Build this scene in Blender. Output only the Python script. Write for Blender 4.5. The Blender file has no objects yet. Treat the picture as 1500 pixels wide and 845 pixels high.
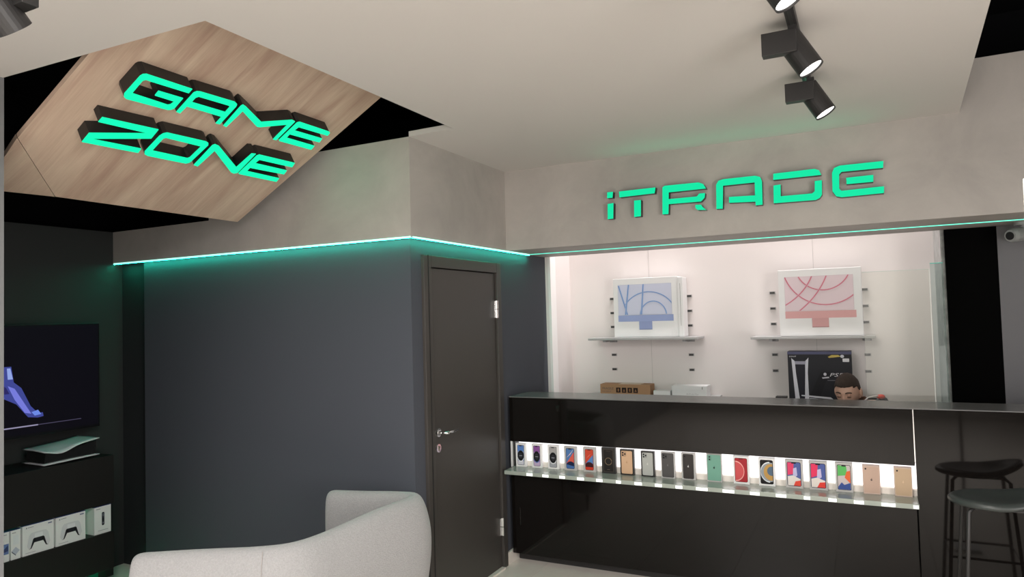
import bpy, bmesh, math, random
from mathutils import Vector, Matrix
random.seed(4)
SC = bpy.context.scene
COL = SC.collection

# ---------------------------------------------------------------- camera
cam_d = bpy.data.cameras.new('camera')
cam = bpy.data.objects.new('camera', cam_d)
COL.objects.link(cam)
R_ = Vector((0.89293808, 0.44931031, -0.02796136))
U_ = Vector((0.04269442, -0.02268991, 0.99883049))
F_ = Vector((-0.44815039, 0.89308758, 0.03944373))
m = Matrix((R_, U_, -F_)).transposed().to_4x4()
m.translation = Vector((0, 0, 1.73))
cam.matrix_world = m
cam_d.sensor_width = 36.0
cam_d.sensor_fit = 'HORIZONTAL'
cam_d.lens = 1027.165 / 1500 * 36.0
cam_d.clip_start = 0.05
SC.camera = cam

# ---------------------------------------------------------------- world, exposure
w = bpy.data.worlds.new('world'); SC.world = w; w.use_nodes = True
w.node_tree.nodes['Background'].inputs[0].default_value = (0.8, 0.8, 0.8, 1)
w.node_tree.nodes['Background'].inputs[1].default_value = 0.02
SC.view_settings.view_transform = 'Standard'
SC.view_settings.look = 'None'
SC.view_settings.exposure = -0.12
SC.view_settings.gamma = 1.0
SC.view_settings.use_curve_mapping = False
SC.cycles.use_denoising = True
SC.cycles.max_bounces = 8
SC.cycles.diffuse_bounces = 5
SC.cycles.glossy_bounces = 4
SC.cycles.transmission_bounces = 8
SC.cycles.sample_clamp_indirect = 6.0
SC.cycles.caustics_reflective = False
SC.cycles.caustics_refractive = False

# ---------------------------------------------------------------- large lights
def area(name, loc, target, sx, sy, power, col=(1, 1, 1)):
    d = bpy.data.lights.new(name, 'AREA'); d.shape = 'RECTANGLE'
    d.size = sx; d.size_y = sy; d.energy = power; d.color = col
    o = bpy.data.objects.new(name, d); COL.objects.link(o)
    o.location = loc
    o.rotation_euler = (Vector(target) - Vector(loc)).to_track_quat('-Z', 'Y').to_euler()
    return o
def point(name, loc, power, col=(1, 1, 1), rad=0.05):
    d = bpy.data.lights.new(name, 'POINT'); d.energy = power; d.color = col; d.shadow_soft_size = rad
    o = bpy.data.objects.new(name, d); COL.objects.link(o); o.location = loc
    return o
WARM = (1.0, 0.96, 0.925)
# unseen overhead area lights, added to brighten the floor and ceiling
area('overhead_fill_light', (-1.3, -1.7, 2.72), (-1.3, -1.7, 0), 1.2, 1.2, 120, WARM)
area('overhead_fill_light', (1.6, 0.6, 2.9), (1.6, 0.6, 0), 1.2, 1.2, 40, WARM)
area('overhead_fill_light', (-0.9, 0.3, 2.72), (-0.9, 0.3, 0), 1.0, 0.8, 115, WARM)
# unseen area light added on the right to lift the side faces
area('right_fill_light', (3.1, 0.2, 1.5), (-3, 2.0, 1.9), 3.0, 2.2, 225, WARM)
# unseen soft fill added behind the camera for walls and door
area('rear_fill_light', (-0.6, -3.3, 1.5), (-0.6, 4, 1.7), 4.4, 2.4, 52, (1.0, 0.96, 0.93))
# unseen area light added over the back room to brighten its white wall
area('back_room_fill', (-0.9, 5.30, 3.92), (-0.9, 5.42, 0), 2.4, 0.2, 92, (1.0, 0.94, 0.935))

# sign outlines: metres in the plane of each sign
GZ={"G":[[[-1.0392,0.9701],[-1.0381,0.9412],[-1.23,0.9401],[-1.2473,0.9407],[-1.2551,0.9298],[-1.2526,0.8478],[-1.0772,0.8402],[-1.0674,0.8463],[-1.0625,0.8702],[-1.1607,0.8718],[-1.163,0.9027],[-1.0408,0.9038],[-1.0369,0.8321],[-1.0442,0.8184],[-1.0582,0.8113],[-1.2554,0.8078],[-1.2695,0.8155],[-1.2788,0.8333],[-1.2792,0.952],[-1.2746,0.9644],[-1.2626,0.9718]],[]],"A":[[[-1.0152,0.8139],[-1.0198,0.9525],[-1.0122,0.9656],[-0.9964,0.9706],[-0.8073,0.9756],[-0.7868,0.9666],[-0.7805,0.9515],[-0.7733,0.8134],[-0.7964,0.8119],[-0.7995,0.8629],[-0.9938,0.8633],[-0.9948,0.8119]],[[[-0.9918,0.8966],[-0.9927,0.9277],[-0.984,0.9395],[-0.8187,0.9427],[-0.8072,0.9369],[-0.8042,0.8976]]]],"M":[[[-0.7499,0.8113],[-0.7618,0.9627],[-0.7577,0.9751],[-0.7366,0.9696],[-0.585,0.9044],[-0.4362,0.9792],[-0.4127,0.9749],[-0.4061,0.8138],[-0.4284,0.8127],[-0.4354,0.9402],[-0.5668,0.8677],[-0.584,0.8666],[-0.729,0.9352],[-0.7305,0.8075]],[]],"E":[[[-0.3924,0.8206],[-0.3956,0.9717],[-0.3853,0.9823],[-0.1555,0.9809],[-0.1428,0.9744],[-0.1382,0.9496],[-0.3603,0.946],[-0.3648,0.9153],[-0.152,0.918],[-0.1427,0.8853],[-0.3672,0.8804],[-0.3644,0.8502],[-0.1488,0.85],[-0.1428,0.8156],[-0.3841,0.8137]],[]],"Z":[[[-1.2809,0.669],[-1.0185,0.6788],[-1.013,0.6115],[-1.2547,0.524],[-1.0138,0.5306],[-1.0105,0.4988],[-1.2745,0.4934],[-1.2771,0.5573],[-1.0448,0.6396],[-1.2809,0.6367]],[]],"O":[[[-0.9869,0.5177],[-0.9762,0.4991],[-0.9569,0.4927],[-0.7466,0.4946],[-0.7324,0.5066],[-0.7299,0.5216],[-0.7278,0.6578],[-0.7379,0.6727],[-0.7556,0.6783],[-0.9693,0.6729],[-0.9826,0.6602],[-0.9887,0.6402]],[[[-0.9591,0.5343],[-0.9618,0.6283],[-0.9538,0.6384],[-0.7548,0.6375],[-0.7555,0.5446],[-0.7628,0.5347]]]],"N":[[[-0.6989,0.496],[-0.7067,0.6632],[-0.6988,0.6752],[-0.6719,0.6705],[-0.4653,0.5476],[-0.4614,0.674],[-0.4369,0.679],[-0.427,0.5079],[-0.4431,0.4949],[-0.4665,0.5014],[-0.6685,0.6295],[-0.6731,0.4923]],[]],"E2":[[[-0.4176,0.5054],[-0.4218,0.667],[-0.4132,0.6798],[-0.152,0.6834],[-0.1402,0.6462],[-0.3824,0.6423],[-0.3864,0.6095],[-0.15,0.6107],[-0.1418,0.575],[-0.3861,0.5664],[-0.3846,0.5358],[-0.1429,0.534],[-0.1376,0.5011],[-0.4099,0.5004]],[]]}
IT={"i":[[[-1.494,2.533],[-1.455,2.533],[-1.459,2.494],[-1.496,2.494]],[[-1.494,2.455],[-1.454,2.458],[-1.459,2.355],[-1.497,2.354]]],"T":[[[-1.413,2.53],[-1.169,2.531],[-1.176,2.494],[-1.411,2.491]],[[-1.313,2.46],[-1.268,2.46],[-1.272,2.354],[-1.316,2.353]]],"R":[[[-1.124,2.525],[-1.11,2.535],[-0.895,2.533],[-0.867,2.52],[-0.851,2.49],[-1.085,2.49],[-1.087,2.447],[-0.909,2.446],[-0.894,2.463],[-0.858,2.462],[-0.862,2.434],[-0.885,2.412],[-1.088,2.415],[-1.092,2.352],[-1.13,2.353]],[[-0.921,2.394],[-0.886,2.393],[-0.875,2.375],[-0.854,2.356],[-0.908,2.361],[-0.92,2.374]]],"A":[[[-0.793,2.356],[-0.789,2.506],[-0.774,2.53],[-0.742,2.536],[-0.558,2.536],[-0.53,2.526],[-0.52,2.5],[-0.522,2.357],[-0.561,2.356],[-0.562,2.379],[-0.716,2.387],[-0.715,2.423],[-0.563,2.417],[-0.562,2.496],[-0.748,2.496],[-0.755,2.355]]],"D":[[[-0.454,2.536],[-0.227,2.538],[-0.203,2.527],[-0.193,2.499],[-0.456,2.499]],[[-0.456,2.465],[-0.416,2.468],[-0.418,2.397],[-0.247,2.396],[-0.232,2.407],[-0.229,2.467],[-0.191,2.468],[-0.194,2.383],[-0.207,2.365],[-0.228,2.356],[-0.459,2.359]]],"E":[[[0.128,2.54],[0.125,2.502],[-0.086,2.504],[-0.099,2.491],[-0.102,2.409],[-0.091,2.395],[0.125,2.398],[0.123,2.36],[-0.09,2.358],[-0.119,2.366],[-0.138,2.397],[-0.136,2.503],[-0.124,2.531],[-0.094,2.541]],[[-0.064,2.467],[0.075,2.468],[0.073,2.429],[-0.063,2.43]]]}

# ---------------------------------------------------------------- materials
MATS = {}
def mat(name, col, rough=0.6, metal=0.0, emit=None, es=0.0, bump=0.0, bscale=200.0, var=0.0, vscale=3.0, spec=0.5,
        stretch=None, coat=0.0, alpha=None, sheen=0.0):
    if name in MATS: return MATS[name]
    M = bpy.data.materials.new(name); M.use_nodes = True
    nt = M.node_tree; b = nt.nodes['Principled BSDF']
    c4 = (*col, 1)
    b.inputs['Base Color'].default_value = c4
    b.inputs['Roughness'].default_value = rough
    b.inputs['Metallic'].default_value = metal
    b.inputs['Specular IOR Level'].default_value = spec
    if coat: b.inputs['Coat Weight'].default_value = coat
    if sheen: b.inputs['Sheen Weight'].default_value = sheen
    if emit:
        b.inputs['Emission Color'].default_value = (*emit, 1)
        b.inputs['Emission Strength'].default_value = es
    tc = mp = None
    if var or bump:
        tc = nt.nodes.new('ShaderNodeTexCoord')
        mp = nt.nodes.new('ShaderNodeMapping')
        nt.links.new(tc.outputs['Object'], mp.inputs['Vector'])
        if stretch: mp.inputs['Scale'].default_value = stretch
    if var:
        n = nt.nodes.new('ShaderNodeTexNoise'); n.inputs['Scale'].default_value = vscale
        n.inputs['Detail'].default_value = 6; n.inputs['Roughness'].default_value = 0.62
        n.inputs['Distortion'].default_value = 0.5
        nt.links.new(mp.outputs[0], n.inputs['Vector'])
        r = nt.nodes.new('ShaderNodeValToRGB')
        r.color_ramp.elements[0].position = 0.3; r.color_ramp.elements[1].position = 0.72
        r.color_ramp.elements[0].color = tuple(x * (1 - var) for x in col) + (1,)
        r.color_ramp.elements[1].color = tuple(min(1, x * (1 + var)) for x in col) + (1,)
        nt.links.new(n.outputs['Fac'], r.inputs['Fac'])
        nt.links.new(r.outputs['Color'], b.inputs['Base Color'])
    if bump:
        n2 = nt.nodes.new('ShaderNodeTexNoise'); n2.inputs['Scale'].default_value = bscale
        n2.inputs['Detail'].default_value = 3
        nt.links.new(mp.outputs[0], n2.inputs['Vector'])
        bp = nt.nodes.new('ShaderNodeBump'); bp.inputs['Strength'].default_value = bump
        bp.inputs['Distance'].default_value = 0.01
        nt.links.new(n2.outputs['Fac'], bp.inputs['Height'])
        nt.links.new(bp.outputs[0], b.inputs['Normal'])
    MATS[name] = M
    return M
def srgb(r, g, b):
    f = lambda c: (c / 255 / 12.92) if c <= 10 else ((c / 255 + 0.055) / 1.055) ** 2.4
    return (f(r), f(g), f(b))
def inkmat(c):          # flat print colour
    return mat('print_%02x%02x%02x' % c, srgb(*c), 0.5, spec=0.2)
def glass(name, tint):
    if name in MATS: return MATS[name]
    M = bpy.data.materials.new(name); M.use_nodes = True; nt = M.node_tree
    nt.nodes.remove(nt.nodes['Principled BSDF'])
    out = nt.nodes['Material Output']
    tr = nt.nodes.new('ShaderNodeBsdfTransparent'); tr.inputs[0].default_value = (*tint, 1)
    gl = nt.nodes.new('ShaderNodeBsdfGlossy'); gl.inputs['Roughness'].default_value = 0.03
    fr = nt.nodes.new('ShaderNodeFresnel'); fr.inputs[0].default_value = 1.5
    mx = nt.nodes.new('ShaderNodeMixShader')
    nt.links.new(fr.outputs[0], mx.inputs[0]); nt.links.new(tr.outputs[0], mx.inputs[1]); nt.links.new(gl.outputs[0], mx.inputs[2])
    nt.links.new(mx.outputs[0], out.inputs['Surface'])
    MATS[name] = M
    return M
def wood():
    M = bpy.data.materials.new('oak_laminate'); M.use_nodes = True; nt = M.node_tree
    b = nt.nodes['Principled BSDF']; b.inputs['Roughness'].default_value = 0.5
    tc = nt.nodes.new('ShaderNodeTexCoord'); mp = nt.nodes.new('ShaderNodeMapping')
    mp.inputs['Scale'].default_value = (9, 0.9, 1)
    nt.links.new(tc.outputs['Object'], mp.inputs['Vector'])
    n = nt.nodes.new('ShaderNodeTexNoise'); n.inputs['Scale'].default_value = 1.3; n.inputs['Detail'].default_value = 5
    n.inputs['Distortion'].default_value = 0.6
    mp2 = nt.nodes.new('ShaderNodeMapping'); mp2.inputs['Scale'].default_value = (70, 3, 1)
    nt.links.new(tc.outputs['Object'], mp2.inputs['Vector'])
    n2 = nt.nodes.new('ShaderNodeTexNoise'); n2.inputs['Scale'].default_value = 2; n2.inputs['Detail'].default_value = 4
    nt.links.new(mp.outputs[0], n.inputs['Vector']); nt.links.new(mp2.outputs[0], n2.inputs['Vector'])
    r = nt.nodes.new('ShaderNodeValToRGB')
    r.color_ramp.elements[0].position = 0.32; r.color_ramp.elements[0].color = (*srgb(174, 146, 129), 1)
    r.color_ramp.elements[1].position = 0.68; r.color_ramp.elements[1].color = (*srgb(205, 184, 164), 1)
    nt.links.new(n.outputs['Fac'], r.inputs['Fac'])
    mx = nt.nodes.new('ShaderNodeMixRGB'); mx.blend_type = 'OVERLAY'; mx.inputs[0].default_value = 0.16
    nt.links.new(r.outputs[0], mx.inputs[1]); nt.links.new(n2.outputs['Fac'], mx.inputs[2])
    nt.links.new(mx.outputs[0], b.inputs['Base Color'])
    return M
WHITE_CEIL = mat('matt_ceiling_paint', (0.55, 0.527, 0.505), 0.9, spec=0.2)
CONC = mat('concrete_plaster', (0.40, 0.375, 0.35), 0.6, var=0.15, vscale=1.8, bump=0.06, bscale=30)
DARKW = mat('charcoal_wall_paint', (0.066, 0.072, 0.089), 0.75, bump=0.05, bscale=260, spec=0.3)
DARKW2 = mat('darker_wall_strip', (0.022, 0.025, 0.027), 0.7, spec=0.3)  # darker tone for the recessed strip left of the front wall
DOORM = mat('graphite_door_laminate', (0.052, 0.047, 0.043), 0.45, spec=0.4)
BLACKV = mat('void_black', (0.004, 0.004, 0.005), 0.9, spec=0.1)
BLACKP = mat('black_panel', (0.002, 0.002, 0.002), 0.9, spec=0.03)
WHITEW = mat('white_wall_panel', (0.76, 0.715, 0.70), 0.5, spec=0.4)
GREYW = mat('grey_side_wall', (0.32, 0.33, 0.32), 0.3, var=0.45, vscale=13)
SIDEW = mat('grey_blue_wall', (0.13, 0.13, 0.14), 0.6)
GLOSS = mat('black_gloss_acrylic', (0.006, 0.005, 0.0045), 0.06, spec=0.27)
TOPM = mat('grey_worktop', (0.15, 0.15, 0.15), 0.25, spec=0.5)
STEEL = mat('brushed_steel', (0.62, 0.62, 0.62), 0.3, 1.0)
CHROME = mat('chrome', (0.85, 0.85, 0.85), 0.12, 1.0)
TILE = mat('beige_porcelain', (0.76, 0.71, 0.65), 0.35, var=0.06, vscale=4)
GROUT = mat('grout', (0.28, 0.255, 0.23), 0.9)
BLKMET = mat('black_powder_coat', (0.018, 0.017, 0.017), 0.45)
LENS = mat('lamp_lens', (1, 1, 1), 0.4, emit=(1, 0.98, 0.95), es=6.0)
LETSIDE = mat('black_letter_side', (0.012, 0.012, 0.012), 0.4)
LETFACE = mat('green_letter_face', (0.0, 0.1, 0.06), 0.6, emit=(0.008, 1.0, 0.46), es=1.15, spec=0.1)
LETFACE2 = mat('teal_letter_face', (0.0, 0.08, 0.05), 0.6, emit=(0.006, 0.82, 0.38), es=1.0, spec=0.1)
LED1 = mat('led_strip_bright', (0.5, 1, 0.8), 0.5, emit=(0.42, 1.0, 0.80), es=1.5)
LEDD = mat('led_strip_down', (0.5, 1, 0.8), 0.5, emit=(0.002, 1.0, 0.62), es=62)
LED2 = mat('led_strip_soft', (0.3, 0.9, 0.7), 0.5, emit=(0.05, 1.0, 0.72), es=0.9)
FAB = mat('light_grey_boucle', (0.32, 0.318, 0.32), 0.95, bump=0.5, bscale=160, var=0.10, vscale=130, spec=0.1, sheen=0.3)
BACKLIT = mat('backlit_acrylic', (0.9, 0.9, 0.9), 0.5, emit=(1.0, 0.97, 0.99), es=0.95)
STEPW = mat('cream_step', (0.85, 0.80, 0.74), 0.5)
GLASSEDGE = mat('frosted_shelf_glass', (0.33, 0.37, 0.33), 0.18, spec=0.6)
EDGEGLOW = mat('painted_edge_glow', (0.9, 0.9, 0.9), 0.4, emit=(0.97, 1.0, 0.97), es=0.95)  # self-glowing colour that imitates light in the ledge edge
WBOX = mat('white_carton', (0.80, 0.80, 0.80), 0.45)
GBOX = mat('grey_white_carton', (0.50, 0.49, 0.48), 0.45)
CARD = mat('brown_cardboard', (0.42, 0.24, 0.13), 0.8)
PANEG = glass('clear_pane', (0.90, 0.91, 0.885))

# ---------------------------------------------------------------- helpers
def wl(o):
    v = Vector((0, 0, 0))
    while o: v = v + o.location; o = o.parent
    return v
def thing(name, label, cat, loc=(0, 0, 0), group=None, rz=0.0):
    o = bpy.data.objects.new(name, None); o.empty_display_size = 0.1
    COL.objects.link(o); o.location = loc; o.rotation_euler = (0, 0, rz)
    o['label'] = label; o['category'] = cat
    if group: o['group'] = group
    return o
def tag(o, label, cat, group=None):
    o['label'] = label; o['category'] = cat
    if group: o['group'] = group
    return o
def obj(name, bm, mats, parent=None, loc=None, world=False, smooth=False, struct=False, label=None, bev=0.0, seg=2):
    me = bpy.data.meshes.new(name)
    if world:
        off = wl(parent) if parent else Vector(loc or (0, 0, 0))
        bmesh.ops.translate(bm, verts=bm.verts, vec=-off)
    bmesh.ops.recalc_face_normals(bm, faces=bm.faces) if not getattr(bm, 'keep', False) else None
    bm.to_mesh(me); bm.free()
    if not isinstance(mats, (list, tuple)): mats = [mats]
    for x in mats: me.materials.append(x)
    if smooth:
        for p in me.polygons: p.use_smooth = True
    o = bpy.data.objects.new(name, me); COL.objects.link(o)
    if parent: o.parent = parent
    elif loc: o.location = loc
    if struct and not parent: o['kind'] = 'structure'
    if label: o['label'] = label
    if bev:
        md = o.modifiers.new('bevel', 'BEVEL'); md.width = bev; md.segments = seg; md.limit_method = 'ANGLE'
    return o
def B(): return bmesh.new()
def box(bm, x0, x1, y0, y1, z0, z1, mi=0):
    vs = [bm.verts.new((x, y, z)) for x in (x0, x1) for y in (y0, y1) for z in (z0, z1)]
    for f in ((0, 1, 3, 2), (4, 6, 7, 5), (0, 4, 5, 1), (2, 3, 7, 6), (0, 2, 6, 4), (1, 5, 7, 3)):
        bm.faces.new([vs[i] for i in f]).material_index = mi
    return bm
def bx(*a): return box(B(), *a)
def prism(bm, poly, fn, t0, t1, mi=0, mtop=None):
    """extrude a 2-D outline between depths t0 and t1; fn(u, v, t) gives the point"""
    a = [bm.verts.new(fn(u, v, t0)) for u, v in poly]
    b = [bm.verts.new(fn(u, v, t1)) for u, v in poly]
    n = len(poly)
    bm.faces.new(a).material_index = mi
    bm.faces.new(b[::-1]).material_index = mi if mtop is None else mtop
    for i in range(n):
        bm.faces.new((a[i], b[i], b[(i + 1) % n], a[(i + 1) % n])).material_index = mi
    return bm
def frame_of(d):
    d = Vector(d).normalized()
    a = Vector((0, 0, 1)) if abs(d.z) < 0.9 else Vector((1, 0, 0))
    x = d.cross(a).normalized(); y = d.cross(x).normalized()
    return x, y, d
def cyl(bm, p, q, r0, r1=None, n=20, cap=True, mi=0):
    r1 = r0 if r1 is None else r1
    p = Vector(p); q = Vector(q); x, y, d = frame_of(q - p)
    A = [bm.verts.new(p + (x * math.cos(t) + y * math.sin(t)) * r0) for t in [2 * math.pi * i / n for i in range(n)]]
    C = [bm.verts.new(q + (x * math.cos(t) + y * math.sin(t)) * r1) for t in [2 * math.pi * i / n for i in range(n)]]
    for i in range(n): bm.faces.new((A[i], A[(i + 1) % n], C[(i + 1) % n], C[i])).material_index = mi
    if cap:
        bm.faces.new(A[::-1]).material_index = mi; bm.faces.new(C).material_index = mi
    return bm
def tube(bm, pts, r, n=10, closed=False):
    pts = [Vector(p) for p in pts]; N = len(pts); rings = []
    ref = None
    for i, p in enumerate(pts):
        a = pts[(i - 1) % N] if (closed or i > 0) else p
        b = pts[(i + 1) % N] if (closed or i < N - 1) else p
        d = (b - a).normalized()
        if ref is None: ref = frame_of(d)[0]
        x = (ref - d * ref.dot(d)).normalized(); ref = x; y = d.cross(x)
        rings.append([bm.verts.new(p + (x * math.cos(t) + y * math.sin(t)) * r) for t in [2 * math.pi * k / n for k in range(n)]])
    for i in range(N if closed else N - 1):
        A, C = rings[i], rings[(i + 1) % N]
        for k in range(n): bm.faces.new((A[k], A[(k + 1) % n], C[(k + 1) % n], C[k]))
    if not closed: bm.faces.new(rings[0][::-1]); bm.faces.new(rings[-1])
    return bm
def art(name, layers, fn, parent, step=0.0004, label=None):
    """flat print: layers of (outline, colour) stacked a hair's breadth apart; fn(u, v, t)"""
    bm = B(); mats = []; idx = {}
    for k, (poly, c) in enumerate(layers):
        if c not in idx: idx[c] = len(mats); mats.append(inkmat(c))
        f = bm.faces.new([bm.verts.new(fn(u, v, step * (k + 1))) for u, v in poly])
        f.material_index = idx[c]
    return obj(name, bm, mats, parent, world=True, label=label)
def rrect(x0, x1, y0, y1, r, n=4):
    P = []
    for cx, cy, a0 in ((x1 - r, y1 - r, 0), (x0 + r, y1 - r, 90), (x0 + r, y0 + r, 180), (x1 - r, y0 + r, 270)):
        for i in range(n + 1):
            a = math.radians(a0 + 90 * i / n); P.append((cx + r * math.cos(a), cy + r * math.sin(a)))
    return P
def rect(x0, x1, y0, y1): return [(x0, y0), (x1, y0), (x1, y1), (x0, y1)]
def disc(cx, cy, r, n=18, ry=None):
    ry = r if ry is None else ry
    return [(cx + r * math.cos(2 * math.pi * i / n), cy + ry * math.sin(2 * math.pi * i / n)) for i in range(n)]
def arcband(cx, cy, r, wd, a0, a1, n=14, ry=None):
    ry = r if ry is None else ry
    A = [math.radians(a0 + (a1 - a0) * i / n) for i in range(n + 1)]
    return [(cx + (r + wd / 2) * math.cos(a), cy + (ry + wd / 2) * math.sin(a)) for a in A] + \
           [(cx + (r - wd / 2) * math.cos(a), cy + (ry - wd / 2) * math.sin(a)) for a in A[::-1]]
def clipx(poly, x0, x1, y0, y1):
    def cut(P, ax, v, s):
        O = []
        for i in range(len(P)):
            a, b = P[i - 1], P[i]
            ia, ib = (a[ax] - v) * s >= 0, (b[ax] - v) * s >= 0
            if ia != ib:
                t = (v - a[ax]) / (b[ax] - a[ax]); O.append((a[0] + t * (b[0] - a[0]), a[1] + t * (b[1] - a[1])))
            if ib: O.append(b)
        return O
    for ax, v, s in ((0, x0, 1), (0, x1, -1), (1, y0, 1), (1, y1, -1)):
        poly = cut(poly, ax, v, s)
        if len(poly) < 3: return None
    return poly
def text(name, s, size, fn, mt, parent, shear=0.0, t=0.0012):
    cu = bpy.data.curves.new(name, 'FONT'); cu.body = s; cu.size = size; cu.shear = shear; cu.resolution_u = 2
    to = bpy.data.objects.new(name, cu); COL.objects.link(to)
    bpy.context.view_layer.update()
    me = bpy.data.meshes.new_from_object(to)
    bpy.data.objects.remove(to)
    bm = B(); bm.from_mesh(me); bpy.data.meshes.remove(me)
    for v in bm.verts: v.co = Vector(fn(v.co.x, v.co.y, t))
    return obj(name, bm, mt, parent, world=True)

# ---------------------------------------------------------------- room shell
XD, SL, SF, SB = -2.282, 3.289, 4.474, 5.205      # door-side wall, box front, lintel front and back
ZC, ZS = 2.77, 2.2                                # ceiling, underside of the lintel
fl = obj('floor', bx(-5.1, 3.2, -3.6, 5.9, -0.12, -0.012), GROUT, struct=True)
tile_me = None
tx, ty = 0.598, 0.598
i = 0
for ix in range(14):
    for iy in range(16):
        x0 = -5.05 + ix * 0.6 + 0.27 * 0; y0 = -3.55 + iy * 0.6 - 0.13
        if x0 + 0.6 > 3.25 or y0 > 4.9: continue
        if tile_me is None:
            o = obj('tile', bx(0, tx, 0, ty, -0.02, 0.0), TILE, fl, bev=0.0015, seg=1); tile_me = o.data
        else:
            o = bpy.data.objects.new('tile', tile_me); COL.objects.link(o); o.parent = fl
        o.location = (x0, y0, 0)
# ceiling with its opening over the game zone
poly = [(-3.3, -3.5), (0.145, -3.5), (0.504, 4.474), (-2.282, 4.474), (-2.282, 3.289), (-1.98, 3.282), (-1.976, 1.652), (-3.13, 1.619), (-3.3, 1.615)]
obj('ceiling', prism(B(), poly, lambda u, v, t: (u, v, t), ZC, ZC + 0.03), WHITE_CEIL, struct=True)
# black void above and around
bm = B()
box(bm, -5.7, 3.6, -3.7, SB - 0.06, 3.5, 3.6)
box(bm, -5.7, -5.6, -3.7, 6.1, 2.0, 3.5)
box(bm, -5.6, -3.14, -3.7, 1.2, 2.44, 3.5)
obj('ceiling_void', bm, BLACKV, struct=True)
obj('wall_left', bx(-3.33, -3.13, -3.5, 1.622, 0, ZC), mat('grey_column_paint', (0.17, 0.175, 0.18), 0.6), struct=True)
obj('wall_far_left', bx(-5.1, -4.931, 1.0, 5.3, 0, 2.43), mat('black_green_wall', (0.018, 0.020, 0.020), 0.7), struct=True)
obj('wall_behind_photographer', bx(-5.6, 3.4, -3.7, -3.5, -0.1, 3.5), mat('shop_wall', (0.35, 0.33, 0.31), 0.7), struct=True)
obj('wall_right', bx(3.2, 3.4, -3.5, 6.1, -0.1, 3.5), mat('brown_wall', (0.16, 0.13, 0.11), 0.7), struct=True)
obj('wall_game_end', bx(-5.1, -3.33, 1.0, 1.2, 0, 2.5), BLACKV, struct=True)
# dark box beside the game zone: front wall with a slightly recessed left strip, and the door side
bm = B()
box(bm, -4.62, -2.307, SL + 0.025, SL + 0.12, 0, ZS)
obj('wall_front', bm, DARKW, struct=True)
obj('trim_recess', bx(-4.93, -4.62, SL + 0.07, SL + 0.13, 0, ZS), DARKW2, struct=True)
bm = B()
DY0, DY1, DZ = 3.455, 4.372, 2.105        # door opening incl. frame
box(bm, -2.42, -2.307, SL + 0.12, DY0, 0, ZS)
box(bm, -2.42, -2.307, DY1, SB, 0, ZS)
box(bm, -2.42, -2.307, DY0, DY1, DZ, ZS)
obj('wall_door_side', bm, DARKW, struct=True)
obj('baseboard_door_side', bx(-2.307, -2.288, 4.372, 4.60, 0, 0.085), TILE, struct=True, bev=0.002)
# concrete bands above
bm = B()
box(bm, -4.96, -3.92, SL, SL + 0.2, ZS, 2.43)
box(bm, -3.92, XD, SL, SL + 0.2, ZS, ZC)
box(bm, -2.482, XD, SL + 0.2, SF + 0.0, ZS, ZC)
obj('trim_left_band', bm, CONC, struct=True)
bm = B()
box(bm, XD - 0.2, 3.2, SF, SB, ZS, 3.05)
obj('trim_lintel', bm, CONC, struct=True)
# back room
obj('wall_back', bx(-2.5, 0.6, 5.674, 5.8, 0, 4.0), WHITEW, struct=True)
wb = bpy.data.objects['wall_back']
obj('wall_back_left', bx(-2.42, -2.282, SB + 0.001, 5.674, 0, 4.0), WHITEW, struct=True)
obj('trim_jamb', bx(-2.282, -2.262, SB + 0.001, 5.314, 0, 4.0), mat('bright_jamb', (0.88, 0.86, 0.85), 0.35), struct=True)
obj('wall_back_right', bx(0.445, 0.6, SB + 0.001, 5.674, 0, 4.0), GREYW, struct=True)
obj('ceiling_back_room', bx(-2.5, 0.6, SB + 0.001, 5.8, 4.0, 4.04), WHITE_CEIL, struct=True)
obj('wall_above_lintel', bx(-5.6, 3.2, SB - 0.06, SB, 3.05, 4.04), BLACKV, struct=True)
obj('wall_black_panel', bx(0.467, 0.742, SB - 0.03, SB + 0.0, 0, ZS), BLACKP, struct=True)
obj('wall_back_grey', bx(0.742, 3.2, SB - 0.03, SB + 0.06, 0, ZS), SIDEW, struct=True)
# panel seams on the white wall (thin recessed joints shown as grey beads)
for x in (-1.58, -0.33):
    obj('panel_joint', bx(x - 0.0012, x + 0.0012, 5.6725, 5.674, 1.0, 2.6), mat('joint_grey', (0.5, 0.48, 0.47), 0.6), wb)
# slotted brackets for the shelves
SLOT = mat('slot_dark', (0.03, 0.03, 0.03), 0.5)
first = None
for x in (-1.9, -1.255, -0.625, 0.005):
    for z in (1.852, 1.733, 1.616, 1.382, 1.262):
        if first is None:
            bm = B(); box(bm, -0.022, 0.022, -0.006, 0, -0.011, 0.011); box(bm, -0.017, 0.017, -0.014, -0.006, -0.007, 0.007, 1)
            first = obj('bracket_slot', bm, [mat('slot_frame', (0.45, 0.44, 0.43), 0.5), SLOT], wb); o = first
        else:
            o = bpy.data.objects.new('bracket_slot', first.data); COL.objects.link(o); o.parent = wb
        o.location = (x, 5.674, z)

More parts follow.
